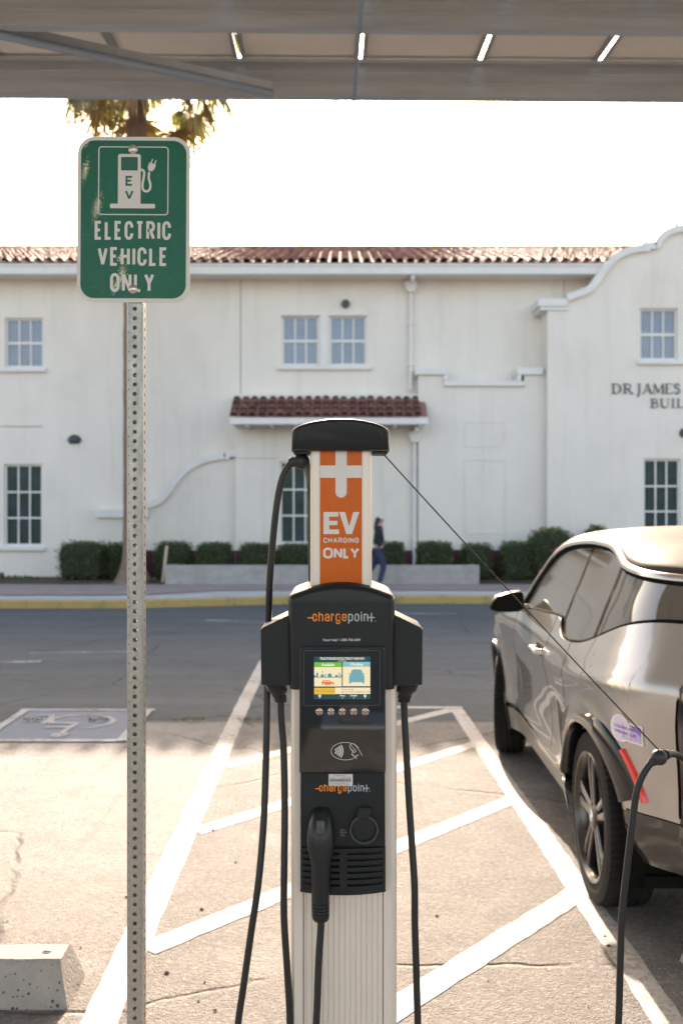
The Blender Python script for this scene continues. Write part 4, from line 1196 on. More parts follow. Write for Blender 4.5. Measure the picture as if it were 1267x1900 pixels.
letters(mb, 'ONLY', kx(599.5), kx(666.5), kz(1036.5), kz(1016), .0056, y, gap=.10, widths={'O': 1.25, 'N': 1.1, 'Y': 1.15, 'L': .8})
obj('legend', mb, M_legend, label, fix=False)
# cap
def cap_outline(ins=0.0):
    pts = [(kx(541)+ins, kz(837)+ins), (kx(722)-ins, kz(837)+ins), (kx(721.4)-ins, kz(803)), (kx(718)-ins, kz(796.5)-ins*.4)]
    top_ = spline([(718, 796.5, 0), (700, 788.5, 0), (668, 781.7, 0), (632, 779.3, 0), (596, 781.7, 0), (563, 788.5, 0), (545, 796.5, 0)], 5)
    pts += [(max(min(kx(q.x), kx(718)-ins), kx(545)+ins), kz(q.y)-ins) for q in top_[1:-1]]
    pts += [(kx(545)+ins, kz(796.5)-ins*.4), (kx(541.6)+ins, kz(803))]
    return pts
def bulge(x, k): return -k*(1 - ((x-kx(632))/(kx(722)-kx(632)))**2)
rings = []
for ins, yy in ((.006, .185), (0, .175), (0, -.012), (.0012, -.018), (.0045, -.0215), (.012, -.0225)):
    rings.append([(x, KD + yy + (bulge(x, .022) if yy < 0 else 0), z) for x, z in cap_outline(ins)])
mb = MB(); mb.loft(rings); capo = obj('cap', mb, M_black, station, smooth_angle=40)
for (a, b, nm) in ((545, 572, 1), (692, 719, 2)):
    mb = MB(); mb.box(kx(a), kx(b), KD+.005, KD+.09, kz(842), kz(836.5)); obj('cord_outlet', mb, M_black2, capo, bevel=.002)
# head housing
def hood_outline(ins, bot=1275):
    pts = [(kx(537.5)+ins*.9, kz(bot)), (kx(731.5)-ins*.9, kz(bot)), (kx(732)-ins, kz(1180)), (kx(732.3)-ins, kz(1116))]
    tp = spline([(732.3, 1116, 0), (731.5, 1107, 0), (726, 1101, 0), (714, 1096, 0), (690, 1087.5, 0), (660, 1081.5, 0), (634, 1079.8, 0), (608, 1081.5, 0), (578, 1087.5, 0), (553, 1096, 0), (541, 1101, 0), (535.5, 1107, 0), (534.8, 1116, 0)], 4)
    c = (kx(634), kz(1180))
    for q in tp[1:-1]:
        x, z = kx(q.x), kz(q.y)
        d = Vector((c[0]-x, c[1]-z)); k = ins*1.15
        if k: d = d.normalized()*k; x += d.x; z += d.y
        pts.append((x, z))
    pts += [(kx(534.8)+ins, kz(1116)), (kx(535.2)+ins, kz(1180))]
    return pts
rings = []
for ins, yy in ((.004, .235), (0, .225), (0, -.006), (.0022, -.019), (.0068, -.0285), (.0115, -.0325), (.0125, -.0330)):
    rings.append([(x, KD+yy, z) for x, z in hood_outline(ins)])
rings.append([(kx(634)+(x-kx(634))*.985, KD-.0335, kz(1200)+(z-kz(1200))*.985 if z > kz(1260) else z) for x, _, z in rings[-1]])
mb = MB(); mb.loft(rings); hood = obj('head_housing', mb, M_black, station, smooth_angle=35)
yf = KD - .0335
# glass with display
mb = MB(); mb.prism(rrect(kx(557), kx(713.5), kz(1425.5), kz(1195), .003, 4), yf-.009, KD+.02)
obj('back_slab', mb, M_black2, hood, bevel=.0015)
gl = MB(); gt = R(.55)
gl.prism(rrect(kx(558.5), kx(712), kz(1423.5), kz(1197), .0025, 4), yf-.0125, yf-.0092)
glass = obj('glass_panel', gl, M_gloss, station, bevel=.0012)
yg = yf - .0127
mb = MB(); stroke(mb, rrect(kx(565), kx(703.5), kz(1302), kz(1202), .004, 5), .0017, yg, closed=True)
obj('bezel', mb, mat('bezel_edge', (.05, .06, .068), .25), glass, fix=False)
mb = MB(); q = rrect(kx(566.5), kx(702), kz(1300.5), kz(1203.5), .003, 4); mb.add([(x, yg-.0001, z) for x, z in q], [tuple(range(len(q)))]); obj('display_frame', mb, M_bezel, glass, fix=False)
def scr(name, col, s=.30): return mat(name, (col[0]*.04, col[1]*.04, col[2]*.04), .10, emit=col, emit_s=s, spec=.5)
MS = [scr('screen_header', (.016, .062, .085)), scr('screen_cream', (.66, .64, .50)), scr('screen_green', (.11, .42, .065)), scr('screen_blue', (.16, .42, .54)), scr('screen_yellow', (.60, .40, .05)),
      scr('screen_teal', (.045, .235, .33)), scr('screen_orange', (.62, .16, .02)), scr('screen_white', (.75, .78, .78)), scr('screen_grey_text', (.16, .22, .20)), scr('screen_car_blue', (.11, .33, .44))]
mb = MB(); yd = yg - .0004
def sx(u): return kx(560 + u*160/1267)
def sz(v): return kz(1190 + v*140/1109)
def rect(u0, u1, v0, v1, m, k=0): mb.add([(sx(u0), yd-k*LAYER, sz(v1)), (sx(u1), yd-k*LAYER, sz(v1)), (sx(u1), yd-k*LAYER, sz(v0)), (sx(u0), yd-k*LAYER, sz(v0))], [(0,1,2,3)], m)
def pol(pts, m, k): mb.add([(sx(a), yd-k*LAYER, sz(b)) for a, b in pts], [tuple(range(len(pts)))], m)
rect(187, 996, 183, 795, 0); rect(190, 586, 264, 332, 2, 1); rect(600, 995, 258, 326, 3, 1)
rect(190, 586, 333, 612, 1, 1); rect(600, 995, 327, 608, 1, 1); rect(190, 490, 632, 724, 4, 1); rect(490, 996, 628, 720, 1, 1)
rect(190, 584, 474, 485, 5, 2)
for (a, b, c, d) in ((190, 215, 452, 474), (220, 246, 420, 474), (285, 330, 448, 474), (345, 358, 430, 474), (385, 442, 440, 474), (490, 530, 445, 474), (545, 558, 412, 474), (570, 584, 440, 474)): rect(a, b, c, d, 5, 2)
pol([(222,432),(233,395),(245,432)], 5, 3); pol([(280,450),(307,432),(335,450)], 5, 3); pol([(378,442),(413,420),(448,442)], 5, 3)
pol([(307,420),(297,400),(302,390),(313,390),(318,400)], 2, 3)
pol([(300,585),(300,545),(322,522),(400,520),(440,546),(476,556),(478,585)], 6, 2); pol([(328,545),(335,530),(365,530),(365,547)], 1, 3); pol([(375,547),(375,530),(398,530),(420,547)], 1, 3)
for c in (328, 444):
    pol([(c+14*math.cos(R(a)), 580+14*math.sin(R(a))) for a in range(0, 360, 30)], 1, 4)
    pol([(c+7*math.cos(R(a)), 580+7*math.sin(R(a))) for a in range(0, 360, 45)], 6, 5)
rect(330, 440, 589, 598, 3, 2)
pol([(690,560),(690,470),(708,440),(724,385),(742,368),(800,364),(860,368),(876,385),(894,440),(912,470),(912,560),(905,570),(885,570),(880,552),(722,552),(718,570),(698,570)], 9, 2)
pol([(708,440),(682,438),(680,426),(696,422),(710,430)], 9, 3); pol([(894,440),(916,436),(918,424),(904,420),(890,430)], 9, 3)
def st(body, u0, u1, v0, v1, m, k=3): text_fit(mb, body, sx(u0), sx(u1), sz(v1), sz(v0), yd-k*LAYER, m, .012)
st('TRACYHIGHSCHOOL/TRACY HIGH EV1', 270, 910, 192, 228, 7); st('6.3 kW AC', 536, 648, 236, 252, 7); st('Available', 294, 480, 276, 318, 7); st('Charging', 706, 888, 272, 320, 7)
st('New to ChargePoint?', 212, 492, 664, 694, 8); st('To get started,', 575, 762, 642, 670, 8); st('sign up in the ChargePoint App', 575, 988, 676, 706, 8)
st('Price', 562, 632, 730, 756, 7); st('Details', 710, 806, 728, 754, 7)
for (u, body) in ((270, '+'), (920, '?')):
    pol([(u+19*math.cos(R(a)), 746+19*math.sin(R(a))) for a in range(0, 360, 24)], 7, 2)
    text_fit(mb, body, sx(u-9), sx(u+9), sz(757), sz(735), yd-4*LAYER, 0, .02)
for u in (270, 596, 758, 920): pol([(u-9, 774), (u+9, 774), (u, 786)], 7, 2)
obj('screen', mb, MS, glass, fix=False)
# buttons
M_chrome = mat('button_chrome', (.62, .62, .63), .18, metal=1.0)
M_led = mat('button_led', (.4, .02, .01), .3, emit=(1.0, .10, .04), emit_s=.45)
M_bdark = mat('button_symbol', (.03, .03, .035), .3)
for px in (593.5, 614.3, 634.8, 655.7, 676.8):
    c = (kx(px), yg, kz(1313.2)); mb = MB(); r = .0088
    mb.lathe([(r, 0), (r, -.0016), (r*.86, -.0030), (r*.80, -.0022), (.0005, -.0030)], c, 'y', 24)
    b_ = obj('button', mb, M_chrome, glass, smooth_angle=40)
    mb = MB()
    for k, a in enumerate((0, 90)):
        dx, dz = math.cos(R(a))*r*.72, math.sin(R(a))*r*.72
        stroke(mb, [(c[0]-dx, c[2]-dz), (c[0]+dx, c[2]+dz)], .0021, c[1]-.0033, k=k)
    obj('symbol', mb, M_bdark, b_, fix=False)
    mb = MB(); mb.sphere((c[0], c[1]-0.0034, c[2]), .0012, 10, 6); obj('indicator', mb, M_led, b_, smooth_angle=60)
M_print = mat('white_print', (.62, .62, .62), .45)
M_pgrey = mat('grey_print', (.36, .40, .43), .45)
M_porange = mat('orange_print', (.86, .235, .022), .45)
# tap-to-pay symbol
mb = MB(); cxn, czn = kx(640.5), kz(1385)
stroke(mb, [(cxn + 0.0325*math.cos(R(a)), czn + .0200*math.sin(R(a))) for a in range(20, 345, 8)], .0011, yg)
for i, rr in enumerate((.0075, .0125, .0175, .0225)):
    stroke(mb, [(kx(618) + rr*math.cos(R(a)), kz(1385) + rr*1.0*math.sin(R(a))) for a in range(-36, 37, 6)], .0031, yg, k=1)
for k, pts in enumerate(([(648,1376),(651,1371),(657,1372),(661,1378)], [(648,1376),(652,1384),(656,1384)], [(650,1373),(660,1385),(657,1388),(649,1379)], [(655,1384),(652,1391),(655,1394)], [(654,1390),(657,1396),(661,1392)], [(657,1394),(661,1399)], [(661,1378),(667,1385),(671,1393)])):
    stroke(mb, [(kx(a), kz(b)) for a, b in pts], .0011, yg, k=2+k)
obj('contactless_symbol', mb, M_print, glass, fix=False)
# brand name, twice, and the help line
def logo(x0, x1, zb, xh, t, y, parent, name):
    """lower-case rounded letters; the last letter is a plus"""
    order = 'chargepoin'; ws = {'c': .9, 'h': .95, 'a': .95, 'r': .62, 'g': .95, 'e': .95, 'p': .95, 'o': .95, 'i': .30, 'n': .95}
    a, b = MB(), MB(); tail = .95; plus = 1.25; gap = .26
    tot = tail + sum(ws[c] for c in order) + gap*(len(order)-1) + plus
    u = (x1-x0)/tot; x = x0
    stroke(a, [(x+t/2, zb+xh*.46), (x+tail*u+.2*u, zb+xh*.46)], t, y, k=4)
    x += tail*u
    for n_, c in enumerate(order):
        mb_ = a if n_ < 6 else b; wd = ws[c]*u
        for k, s in enumerate(G(c)):
            cl_ = s[-1] == 'closed'; s2 = s[:-1] if cl_ else s
            gw = max(wd-t, 0)
            stroke(mb_, [(x + t/2 + p[0]*gw, zb + t/2 + p[1]*(xh-t)) for p in s2], t, y, 0, cl_, True, (k + n_) % 4)
        x += wd + gap*u
    x -= gap*u
    stroke(b, [(x-.25*u, zb+xh*.5), (x+plus*u-t/2, zb+xh*.5)], t, y, k=4)
    stroke(b, [(x+plus*u*.46, zb-.02*xh), (x+plus*u*.46, zb+xh*1.02)], t, y, k=5)
    text_fit(b, 'o', x1-.0005, x1+.0022, zb-.0005, zb+.0022, y)
    lo = obj(name, a, M_porange, parent, fix=False); obj(name, b, M_pgrey, parent, fix=False)
logo(kx(571.5), kx(694.5), kz(1150), kz(1135.8)-kz(1150), .0030, yf-.0005, hood, 'logo')
mb = MB(); text_fit(mb, 'Need help? 1-888-758-4389', kx(600), kx(668), kz(1187.5), kz(1181.5), yf-.0005, 0, .012); obj('help_line', mb, M_print, hood, fix=False)
# lower panel with two holsters, vents below
yp = KD - .031
mb = MB(); mb.prism([(kx(558.5), kz(1563)), (kx(713.5), kz(1563)), (kx(713), kz(1427.5)), (kx(558.5), kz(1427.5))], yp, KD+.02)
lower = obj('holster_panel', mb, M_black, station, bevel=.002)
logo(kx(585.5), kx(684.5), kz(1461.5), kz(1450)-kz(1461.5), .0025, yp-.0006, lower, 'logo')
mb = MB(); mb.prism(rrect(kx(610), kx(654), kz(1451), kz(1429.5), .0012, 3), yp-.0016, yp-.0010)
stk = obj('serial_sticker', mb, mat('sticker_paper', (.66, .63, .60), .5), lower)
mb = MB(); rr = random.Random(4); x = kx(612); ys_ = yp-.0018
while x < kx(650):
    wd = rr.uniform(.0004, .0014); mb.add([(x, ys_, kz(1443.5)), (x+wd, ys_, kz(1443.5)), (x+wd, ys_, kz(1438)), (x, ys_, kz(1438))], [(0,1,2,3)]); x += wd + rr.uniform(.0004, .0012)
text_fit(mb, 'CHARGEPOINT DUAL 18', kx(620), kx(643), kz(1433.5), kz(1431.5), ys_); text_fit(mb, 'Serial No.', kx(612), kx(623), kz(1437), kz(1435), ys_); text_fit(mb, '212941011808', kx(632), kx(650), kz(1437), kz(1435), ys_)
text_fit(mb, 'MAC: 000D:6F00:00B6:1447', kx(613), kx(647), kz(1447), kz(1445.2), ys_); text_fit(mb, 'Activation Password: 3AK5S', kx(612), kx(649), kz(1450), kz(1448), ys_)
obj('barcode', mb, M_bdark, stk, fix=False)
mb = MB(); cu_ = (kx(635.5), kz(1535))
stroke(mb, [(cu_[0]+.0058*math.cos(R(a)), cu_[1]+.0058*math.sin(R(a))) for a in range(0, 360, 20)], .0008, yp-.0006, closed=True)
text_fit(mb, 'UL', kx(632.5), kx(638.5), kz(1537.5), kz(1532.5), yp-.0006, 0, .01); text_fit(mb, 'LISTED', kx(630.5), kx(640.5), kz(1543.5), kz(1541), yp-.0006, 0, .01); text_fit(mb, 'c', kx(628.5), kx(630), kz(1537), kz(1535.5), yp-.0006); text_fit(mb, 'us', kx(641.5), kx(644.5), kz(1537), kz(1535.5), yp-.0006)
obj('listing_mark', mb, mat('dim_print', (.20, .21, .22), .5), lower, fix=False)
hx_, hz_ = kx(674.5), kz(1528.5)
mb = MB(); mb.lathe([(.0295, .004), (.0315, -.010), (.0335, -.0125), (.0325, -.016), (.0290, -.016), (.0275, -.012), (.0270, .004)], (hx_, yp, hz_), 'y', 40, closed_prof=True)
hol = obj('holster', mb, mat('holster_rim', (.05, .056, .054), .3), lower, smooth_angle=40)
mb = MB(); mb.lathe([(.0272, -.002), (.0265, -.0068), (.012, -.0072), (.0008, -.0072)], (hx_, yp, hz_), 'y', 32); obj('holster_insert', mb, M_black2, hol, smooth_angle=40)
mb = MB(); mb.prism([(kx(662), kz(1508)), (kx(687), kz(1508)), (kx(687), kz(1493.5)), (kx(683), kz(1488)), (kx(667), kz(1488)), (kx(662), kz(1493.5))], yp-.0155, yp+.002)
mb.prism([(kx(665), kz(1507)), (kx(684), kz(1507)), (kx(684), kz(1494)), (kx(681.5), kz(1490.5)), (kx(668.5), kz(1490.5)), (kx(665), kz(1494))], yp-.0172, yp-.0156)
obj('latch_housing', mb, M_black2, hol, bevel=.001)
# vent grille with real slots
mb = MB(); vz0, vz1 = kz(1645), kz(1564)
def yv(x): return KD - .031 - .010*(1 - ((x-kx(636))/(kx(714)-kx(636)))**2)
slots = [1573, 1584, 1595, 1606, 1617, 1628]
bands = [1564]; 
for s_ in slots: bands += [s_-2.2, s_+2.2]
bands += [1645]
segx = [(558.5, 564, False), (564, 630, True), (630, 643.5, False), (643.5, 709, True), (709, 714, False)]
def droop_z(x): return -.0045*(1 - ((x-kx(636))/(kx(714)-kx(636)))**2)
for bi in range(len(bands)-1):
    slot = bi % 2 == 1
    for (xa, xb, op) in segx:
        if slot and op: continue
        nn_ = max(1, int((xb-xa)/8))
        for i in range(nn_):
            x0, x1 = kx(lerp(xa, xb, i/nn_)), kx(lerp(xa, xb, (i+1)/nn_))
            t0 = (bands[bi]-1564)/81; t1 = (bands[bi+1]-1564)/81
            z0, z1 = kz(bands[bi]), kz(bands[bi+1])
            p = [(x0, yv(x0), z1+droop_z(x0)*t1), (x1, yv(x1), z1+droop_z(x1)*t1), (x1, yv(x1), z0+droop_z(x1)*t0), (x0, yv(x0), z0+droop_z(x0)*t0)]
            b_ = [(a, b+.006, c) for a, b, c in p]
            mb.add(p + b_, [(0,1,2,3), (7,6,5,4), (0,4,5,1), (2,6,7,3)])
grille = obj('vent_grille', mb, M_black, station, smooth_angle=30, fix=False)
mb = MB(); mb.box(kx(559), kx(713.5), KD-.026, KD+.02, vz0-.001, vz1+.001); obj('grille_back', mb, mat('grille_dark', (.006, .007, .007), .6), grille)
mb = MB(); nn_ = 18
for i in range(nn_):
    x0, x1 = kx(lerp(558, 714.5, i/nn_)), kx(lerp(558, 714.5, (i+1)/nn_))
    mb.add([(x0, yv(x0)-.001, kz(1645)+droop_z(x0)), (x1, yv(x1)-.001, kz(1645)+droop_z(x1)), (x1, yv(x1)-.001, kz(1640)+droop_z(x1)), (x0, yv(x0)-.001, kz(1640)+droop_z(x0)), (x0, KD+.01, kz(1645)+droop_z(x0)), (x1, KD+.01, kz(1645)+droop_z(x1))], [(0,1,2,3), (0,4,5,1)])
obj('grille_lip', mb, M_black2, grille, smooth_angle=40, fix=False)
# side arms
def arm(pts, nm):
    m_ = MB(); rings = []
    c = (sum(p[0] for p in pts)/len(pts), sum(p[1] for p in pts)/len(pts))
    for k, yy in ((.93, .145), (1, .135), (1, .004), (.985, -.003), (.955, -.0065)):
        rings.append([(c[0] + (kx(a)-kx(c[0]))/1*k - c[0] + kx(c[0]), 0, 0) if False else (kx(c[0]) + (kx(a)-kx(c[0]))*k, KD+yy, kz(c[1]) + (kz(b)-kz(c[1]))*(k*.5+.5)) for a, b in pts])
    m_.loft(rings); return obj(nm, m_, M_black, station, smooth_angle=30)
AL = [(484.5, 1271), (540, 1272), (540, 1139), (536, 1140), (487, 1163), (483.5, 1167)]
AR = [(729, 1272), (783.5, 1271), (784.3, 1167), (781, 1163), (733, 1140), (729, 1139)]
for pts in (AL, AR): arm(pts, 'side_arm')

# ------------------------------------------------------------------ charging cables
M_rubber = mat('cable_rubber', (.020, .022, .022), .42, spec=.4, bump=.06, bump_scale=300)
M_ball = mat('ball_rubber', (.022, .024, .025), .5)
def cp(px, py, y): return (kx(px)*(1 + 0), KD + y, kz(py))
def at(px, py, D): return P(px, py, D)
def strain(x_out, x_in, cxb, y0, parent):
    """ribbed rubber boot under a side arm"""
    m_ = MB(); rings = []
    n_ = 20
    zs = [1271, 1276, 1277.5, 1283, 1284.5, 1290, 1291.5, 1296, 1297.5, 1302, 1306, 1310]
    for i, z in enumerate(zs):
        s = smooth((z-1271)/38)**1.15
        xa = lerp(x_out, cxb-11.5, s); xb = lerp(x_in, cxb+11.5, s)
        if i in (2, 3) or i in (6, 7): xa += 2.0; xb -= 2.0
        hw = (kx(xb)-kx(xa))/2; mid = (kx(xa)+kx(xb))/2; hd = lerp(.036, .014, s); pw = lerp(5, 2.2, s)
        ring = []
        for k in range(n_):
            a = 2*PI*k/n_; c, d = math.cos(a), math.sin(a); q = (abs(c)**pw + abs(d)**pw)**(-1/pw)
            ring.append((mid + hw*c*q, y0 + hd*d*q, kz(z)))
        rings.append(ring)
    m_.loft(rings); return obj('strain_relief', m_, M_black2, parent, smooth_angle=35)
cl_ = thing('charging_cable', 'black cable with its plug in the left holster and a ball under the cap', 'cable', (kx(518), KD+.06, 0), 0, 'charging cables of the station')
cr_ = thing('charging_cable', 'black cable from the right side arm to the parked car, held by a thin cord', 'cable', (kx(752), KD+.06, 0), 0, 'charging cables of the station')
strain(487, 531.5, 518.5, KD+.055, cl_); strain(736.5, 781, 752, KD+.055, cr_)
rc = .00825
path = spline([cp(518.5, 1305, .055), cp(519.5, 1340, .055), cp(524, 1400, .05), cp(527, 1500, .03), cp(527, 1600, .01), cp(527, 1700, .0), cp(533, 1800, .0), cp(538, 1900, .0),
    (kx(536), KD, .26), (kx(515), KD+.02, .16), (kx(480), KD+.03, .11), (kx(448), KD+.02, .16), (kx(436), KD, .28),
    cp(441.5, 1905, .0), cp(452, 1830, .0), cp(466, 1730, .005), cp(479, 1640, .01), cp(487, 1540, .03), cp(490, 1440, .05), cp(491.5, 1350, .06), cp(491, 1250, .09), cp(493, 1160, .09), cp(497, 1085, .06), cp(503, 1010, .05), cp(512, 930, .045), cp(522, 885, .045), cp(535, 861, .045), cp(548, 853, .045), cp(557, 853, .05),
    cp(566, 862, .09), cp(571, 900, .20), cp(572, 1000, .215), (kx(575), KD+.25, .95), (kx(575), KD+.26, .40), (kx(572), KD+.20, .12), (kx(575), KD+.02, .035), (kx(585), KD-.06, .05), (kx(588), KD-.075, .20),
    cp(587.5, 1905, -.062), cp(590, 1830, -.060), cp(592.5, 1760, -.058), cp(596.5, 1700, -.057), cp(597, 1676, -.057)], 7)
mb = MB(); mb.tube(path, rc, 12); obj('cord', mb, M_rubber, cl_, smooth_angle=60)
mb = MB(); mb.sphere(cp(557.5, 854, .05), .0195, 24, 16); b_ = obj('cord_ball', mb, M_ball, cl_, smooth_angle=60)
mb = MB(); mb.tube([cp(546, 853.5, .047), cp(539, 857, .045), cp(537, 858.5, .045)], [.0125, .0115, .0105], 14); obj('collar', mb, M_ball, b_, smooth_angle=40)
mb = MB(); mb.tube([cp(557.5, 850, .05), cp(559, 838, .05)], .006, 8); obj('cord_stem', mb, M_ball, b_, smooth_angle=60)
# plug
mb = MB(); rings = []
prof = [(1489, 597.5, 9, 6, .012), (1491.5, 597.5, 13, 12, .006), (1496, 597, 16.5, 20, .0), (1506, 596.5, 20.5, 25, -.004), (1518, 596, 23.5, 28, -.009), (1530, 595.7, 25, 28, -.014), (1545, 595.5, 25.2, 26, -.019), (1556, 596, 24.3, 23, -.023), (1566, 596.2, 22, 21, -.026), (1576, 596.3, 19.5, 20, -.028), (1590, 596.2, 17.8, 18.5, -.029), (1610, 596, 17, 17.5, -.029), (1632, 595.8, 16.4, 17, -.029), (1650, 595.7, 16.2, 16.6, -.028)]
for i in range(4):
    z = 1652.5 + i*6.2
    prof += [(z, 595.7, 16.2, 16.2, -.028), (z+.8, 595.7, 14.7, 14.7, -.028), (z+2.2, 595.7, 14.7, 14.7, -.028), (z+3.0, 595.8, 16.0, 16.0, -.028)]
prof += [(1679, 596, 16, 16, -.028), (1684, 596.2, 15, 15, -.028), (1688, 596.3, 12, 12, -.028), (1689, 596.4, 8, 8, -.028)]
for py, cxp, hw, hd, yo in prof:
    ring = []
    for k in range(28):
        a = 2*PI*k/28; c, d = math.cos(a), math.sin(a); pw = 2.5; q = (abs(c)**pw + abs(d)**pw)**(-1/pw)
        ring.append((kx(cxp) + hw/KS*c*q, yp - .002 + yo + hd/KS*d*q, kz(py)))
    rings.append(ring)
mb.loft(rings); plug = obj('plug', mb, M_black2, cl_, smooth_angle=40)
mb = MB(); pgp = rrect(kx(588.5), kx(604), kz(1532), kz(1503), .006, 6)
rings = []
for ins, yy in ((1.0, -.036), (1.0, -.0435), (.9, -.0455), (.7, -.0462)):
    cxm, czm = kx(596.2), kz(1517.5)
    rings.append([(cxm+(x-cxm)*ins, yp + yy + .000*0 - .0005 - (kz(1503)-z)*.16*1.0, czm+(z-czm)*ins) for x, z in pgp])
mb.loft(rings); obj('latch_button', mb, mat('latch_grey', (.035, .037, .036), .35), plug, smooth_angle=40)
mb = MB()
for i in range(2):
    mb.tube([(kx(571.5+i), yp-.018-.003, kz(1534-i*9)), (kx(573.5+i), yp-.036, kz(1532-i*9))], .0016, 6)
obj('grip_rib', mb, M_rubber, plug)
# right cable
BX, BY_, BZ = P(1222, 1405, 2.36)
path = spline([cp(752, 1305, .055), cp(753, 1340, .055), cp(756, 1400, .05), cp(761, 1500, .04), cp(766, 1580, .03), cp(770, 1650, .02), cp(770.5, 1720, .02), cp(773, 1800, .02), cp(776, 1900, .02),
    (kx(785), KD+.03, .16), (kx(840), KD+.06, .03), (kx(930), KD+.12, .012), (kx(1040), KD+.10, .02), (kx(1110), KD+.05, .10), (kx(1140), KD+.02, .27),
    at(1146, 1905, 2.36), at(1149.5, 1800, 2.36), at(1153, 1700, 2.36), at(1163.5, 1600, 2.36), at(1173, 1520, 2.36), at(1180, 1470, 2.36), at(1190, 1441, 2.36), at(1203, 1420, 2.36), at(1215, 1408, 2.36), at(1224, 1403, 2.36), at(1240, 1399, 2.38), at(1258, 1402, 2.42), at(1290, 1424, 2.52), at(1340, 1480, 2.75), (1.55, 3.15, .74), (1.72, 3.36, .80), (1.78, 3.42, .84)], 7)
mb = MB(); mb.tube(path, rc, 12); obj('cord', mb, M_rubber, cr_, smooth_angle=60)
mb = MB(); mb.sphere((BX, BY_, BZ), .0192, 24, 16); b_ = obj('cord_ball', mb, M_ball, cr_, smooth_angle=60)
mb = MB(); mb.tube([at(1212, 1411, 2.36), at(1207, 1416, 2.36)], [.0125, .0105], 14); mb.tube([at(1233, 1400.5, 2.37), at(1239, 1399.3, 2.378)], [.0125, .0105], 14); obj('collar', mb, M_ball, b_, smooth_angle=40)
a = Vector(cp(711.5, 839, .045)); c = Vector((BX-.002, BY_, BZ+.018))
pts = [a.lerp(c, i/24) + Vector((0, 0, -.004*4*(i/24)*(1-i/24))) for i in range(25)]
mb = MB(); mb.tube(pts, .0017, 8); obj('retractor_cord', mb, mat('retractor_black', (.012, .012, .013), .5), cr_, smooth_angle=60)

# ------------------------------------------------------------------ wheel stops, small litter
def stop_material():
    m = mat('wheel_stop_concrete', (.37, .34, .315), .85, var=.25, var_scale=10, bump=.5, bump_scale=70)
    t = m.node_tree; N = t.nodes; L = t.links; b = N['Principled BSDF']
    tc = N.new('ShaderNodeTexCoord')
    vo = N.new('ShaderNodeTexVoronoi'); vo.inputs['Scale'].default_value = 62; vo.inputs['Randomness'].default_value = 1; L.new(tc.outputs['Object'], vo.inputs['Vector'])
    sp = N.new('ShaderNodeSeparateXYZ'); L.new(tc.outputs['Object'], sp.inputs[0])
    zr = N.new('ShaderNodeMapRange'); zr.inputs[1].default_value = .0; zr.inputs[2].default_value = .14; zr.inputs[3].default_value = .42; zr.inputs[4].default_value = .16; L.new(sp.outputs[2], zr.inputs[0])
    sc = N.new('ShaderNodeSeparateColor'); L.new(vo.outputs['Color'], sc.inputs[0])
    ml = N.new('ShaderNodeMath'); ml.operation = 'MULTIPLY'; L.new(zr.outputs[0], ml.inputs[0]); L.new(sc.outputs[0], ml.inputs[1])
    lt = N.new('ShaderNodeMath'); lt.operation = 'LESS_THAN'; L.new(vo.outputs['Distance'], lt.inputs[0]); L.new(ml.outputs[0], lt.inputs[1])
    src = b.inputs['Base Color'].links[0].from_socket
    mx = N.new('ShaderNodeMix'); mx.data_type = 'RGBA'; mx.inputs[7].default_value = (.07, .065, .06, 1)
    L.new(src, mx.inputs[6]); L.new(lt.outputs[0], mx.inputs[0]); L.new(mx.outputs[2], b.inputs['Base Color'])
    return m
M_stop = stop_material()
def wheel_stop(xe, y, length, sgn, label, rz):
    """xe = the end in view, the rest runs away from it on the side sgn"""
    root = thing('wheel_stop', label, 'wheel stop', (xe, y, 0), rz, 'concrete wheel stops')
    prof = [(-.115, 0), (-.115, .018), (-.068, .128), (-.055, .138), (.055, .138), (.068, .128), (.115, .018), (.115, 0)]
    m_ = MB(); rings = []
    nseg = 40
    for i in range(nseg+1):
        s = i/nseg; x = sgn*length*s; end = min(s, 1-s)*length
        ins = 1.0 if end > .07 else lerp(.0, 1, end/.07)
        rg = []
        for (yy, zz) in prof:
            dxx = 0
            if i in (0,): dxx = sgn*zz*.28
            if i == nseg: dxx = -sgn*zz*.28
            j = .0025*noise.noise((x*14, yy*30, zz*30))
            rg.append((x + dxx, yy + j, max(zz + j, 0) if zz > .001 else 0))
        rings.append(rg)
    m_.loft(rings); obj('body', m_, M_stop, root, local=True, smooth_angle=28)
    for xx in (.10, length-.25):
        m_ = MB(); m_.sphere((sgn*xx, 0, .139), .017, 12, 8, sc=(1, 1, .45)); obj('anchor_pin', m_, M_bolt, root, local=True, smooth_angle=60)
    return root
wheel_stop(-.885, 3.335, 1.83, -1, 'concrete wheel stop near the sign post, left of the painted line', LOT)
wheel_stop(1.215, 3.46, 1.83, 1, 'concrete wheel stop behind the parked car, only its end showing at the right edge', LOT)
M_litter = mat('dry_leaf_bits', (.055, .035, .025), .9, island=.5)
mb = MB(); rnd = random.Random(12)
spots = [gp(310, 1806), gp(375, 1688), gp(466, 1815), gp(400, 1876), gp(15, 1710), gp(235, 1665), gp(380, 1823), gp(1122, 1738), gp(1129, 1756), gp(1090, 1868), gp(905, 1820), gp(810, 1700), gp(560, 1500), gp(395, 1541), gp(438, 1601)]
for (x, y_) in spots + [(rnd.uniform(-2.2, 1.2), rnd.uniform(2.9, 7.0)) for _ in range(70)]:
    s = rnd.uniform(.004, .011) if (x, y_) in spots else rnd.uniform(.0015, .006)
    ring = [(x + s*math.cos(2*PI*k/6)*rnd.uniform(.6, 1.4), y_ + s*math.sin(2*PI*k/6)*rnd.uniform(.6, 1.4)) for k in range(6)]
    mb.add([(a, b, .003) for a, b in ring] + [(x, y_, s*.9)], [(k, (k+1) % 6, 6) for k in range(6)])
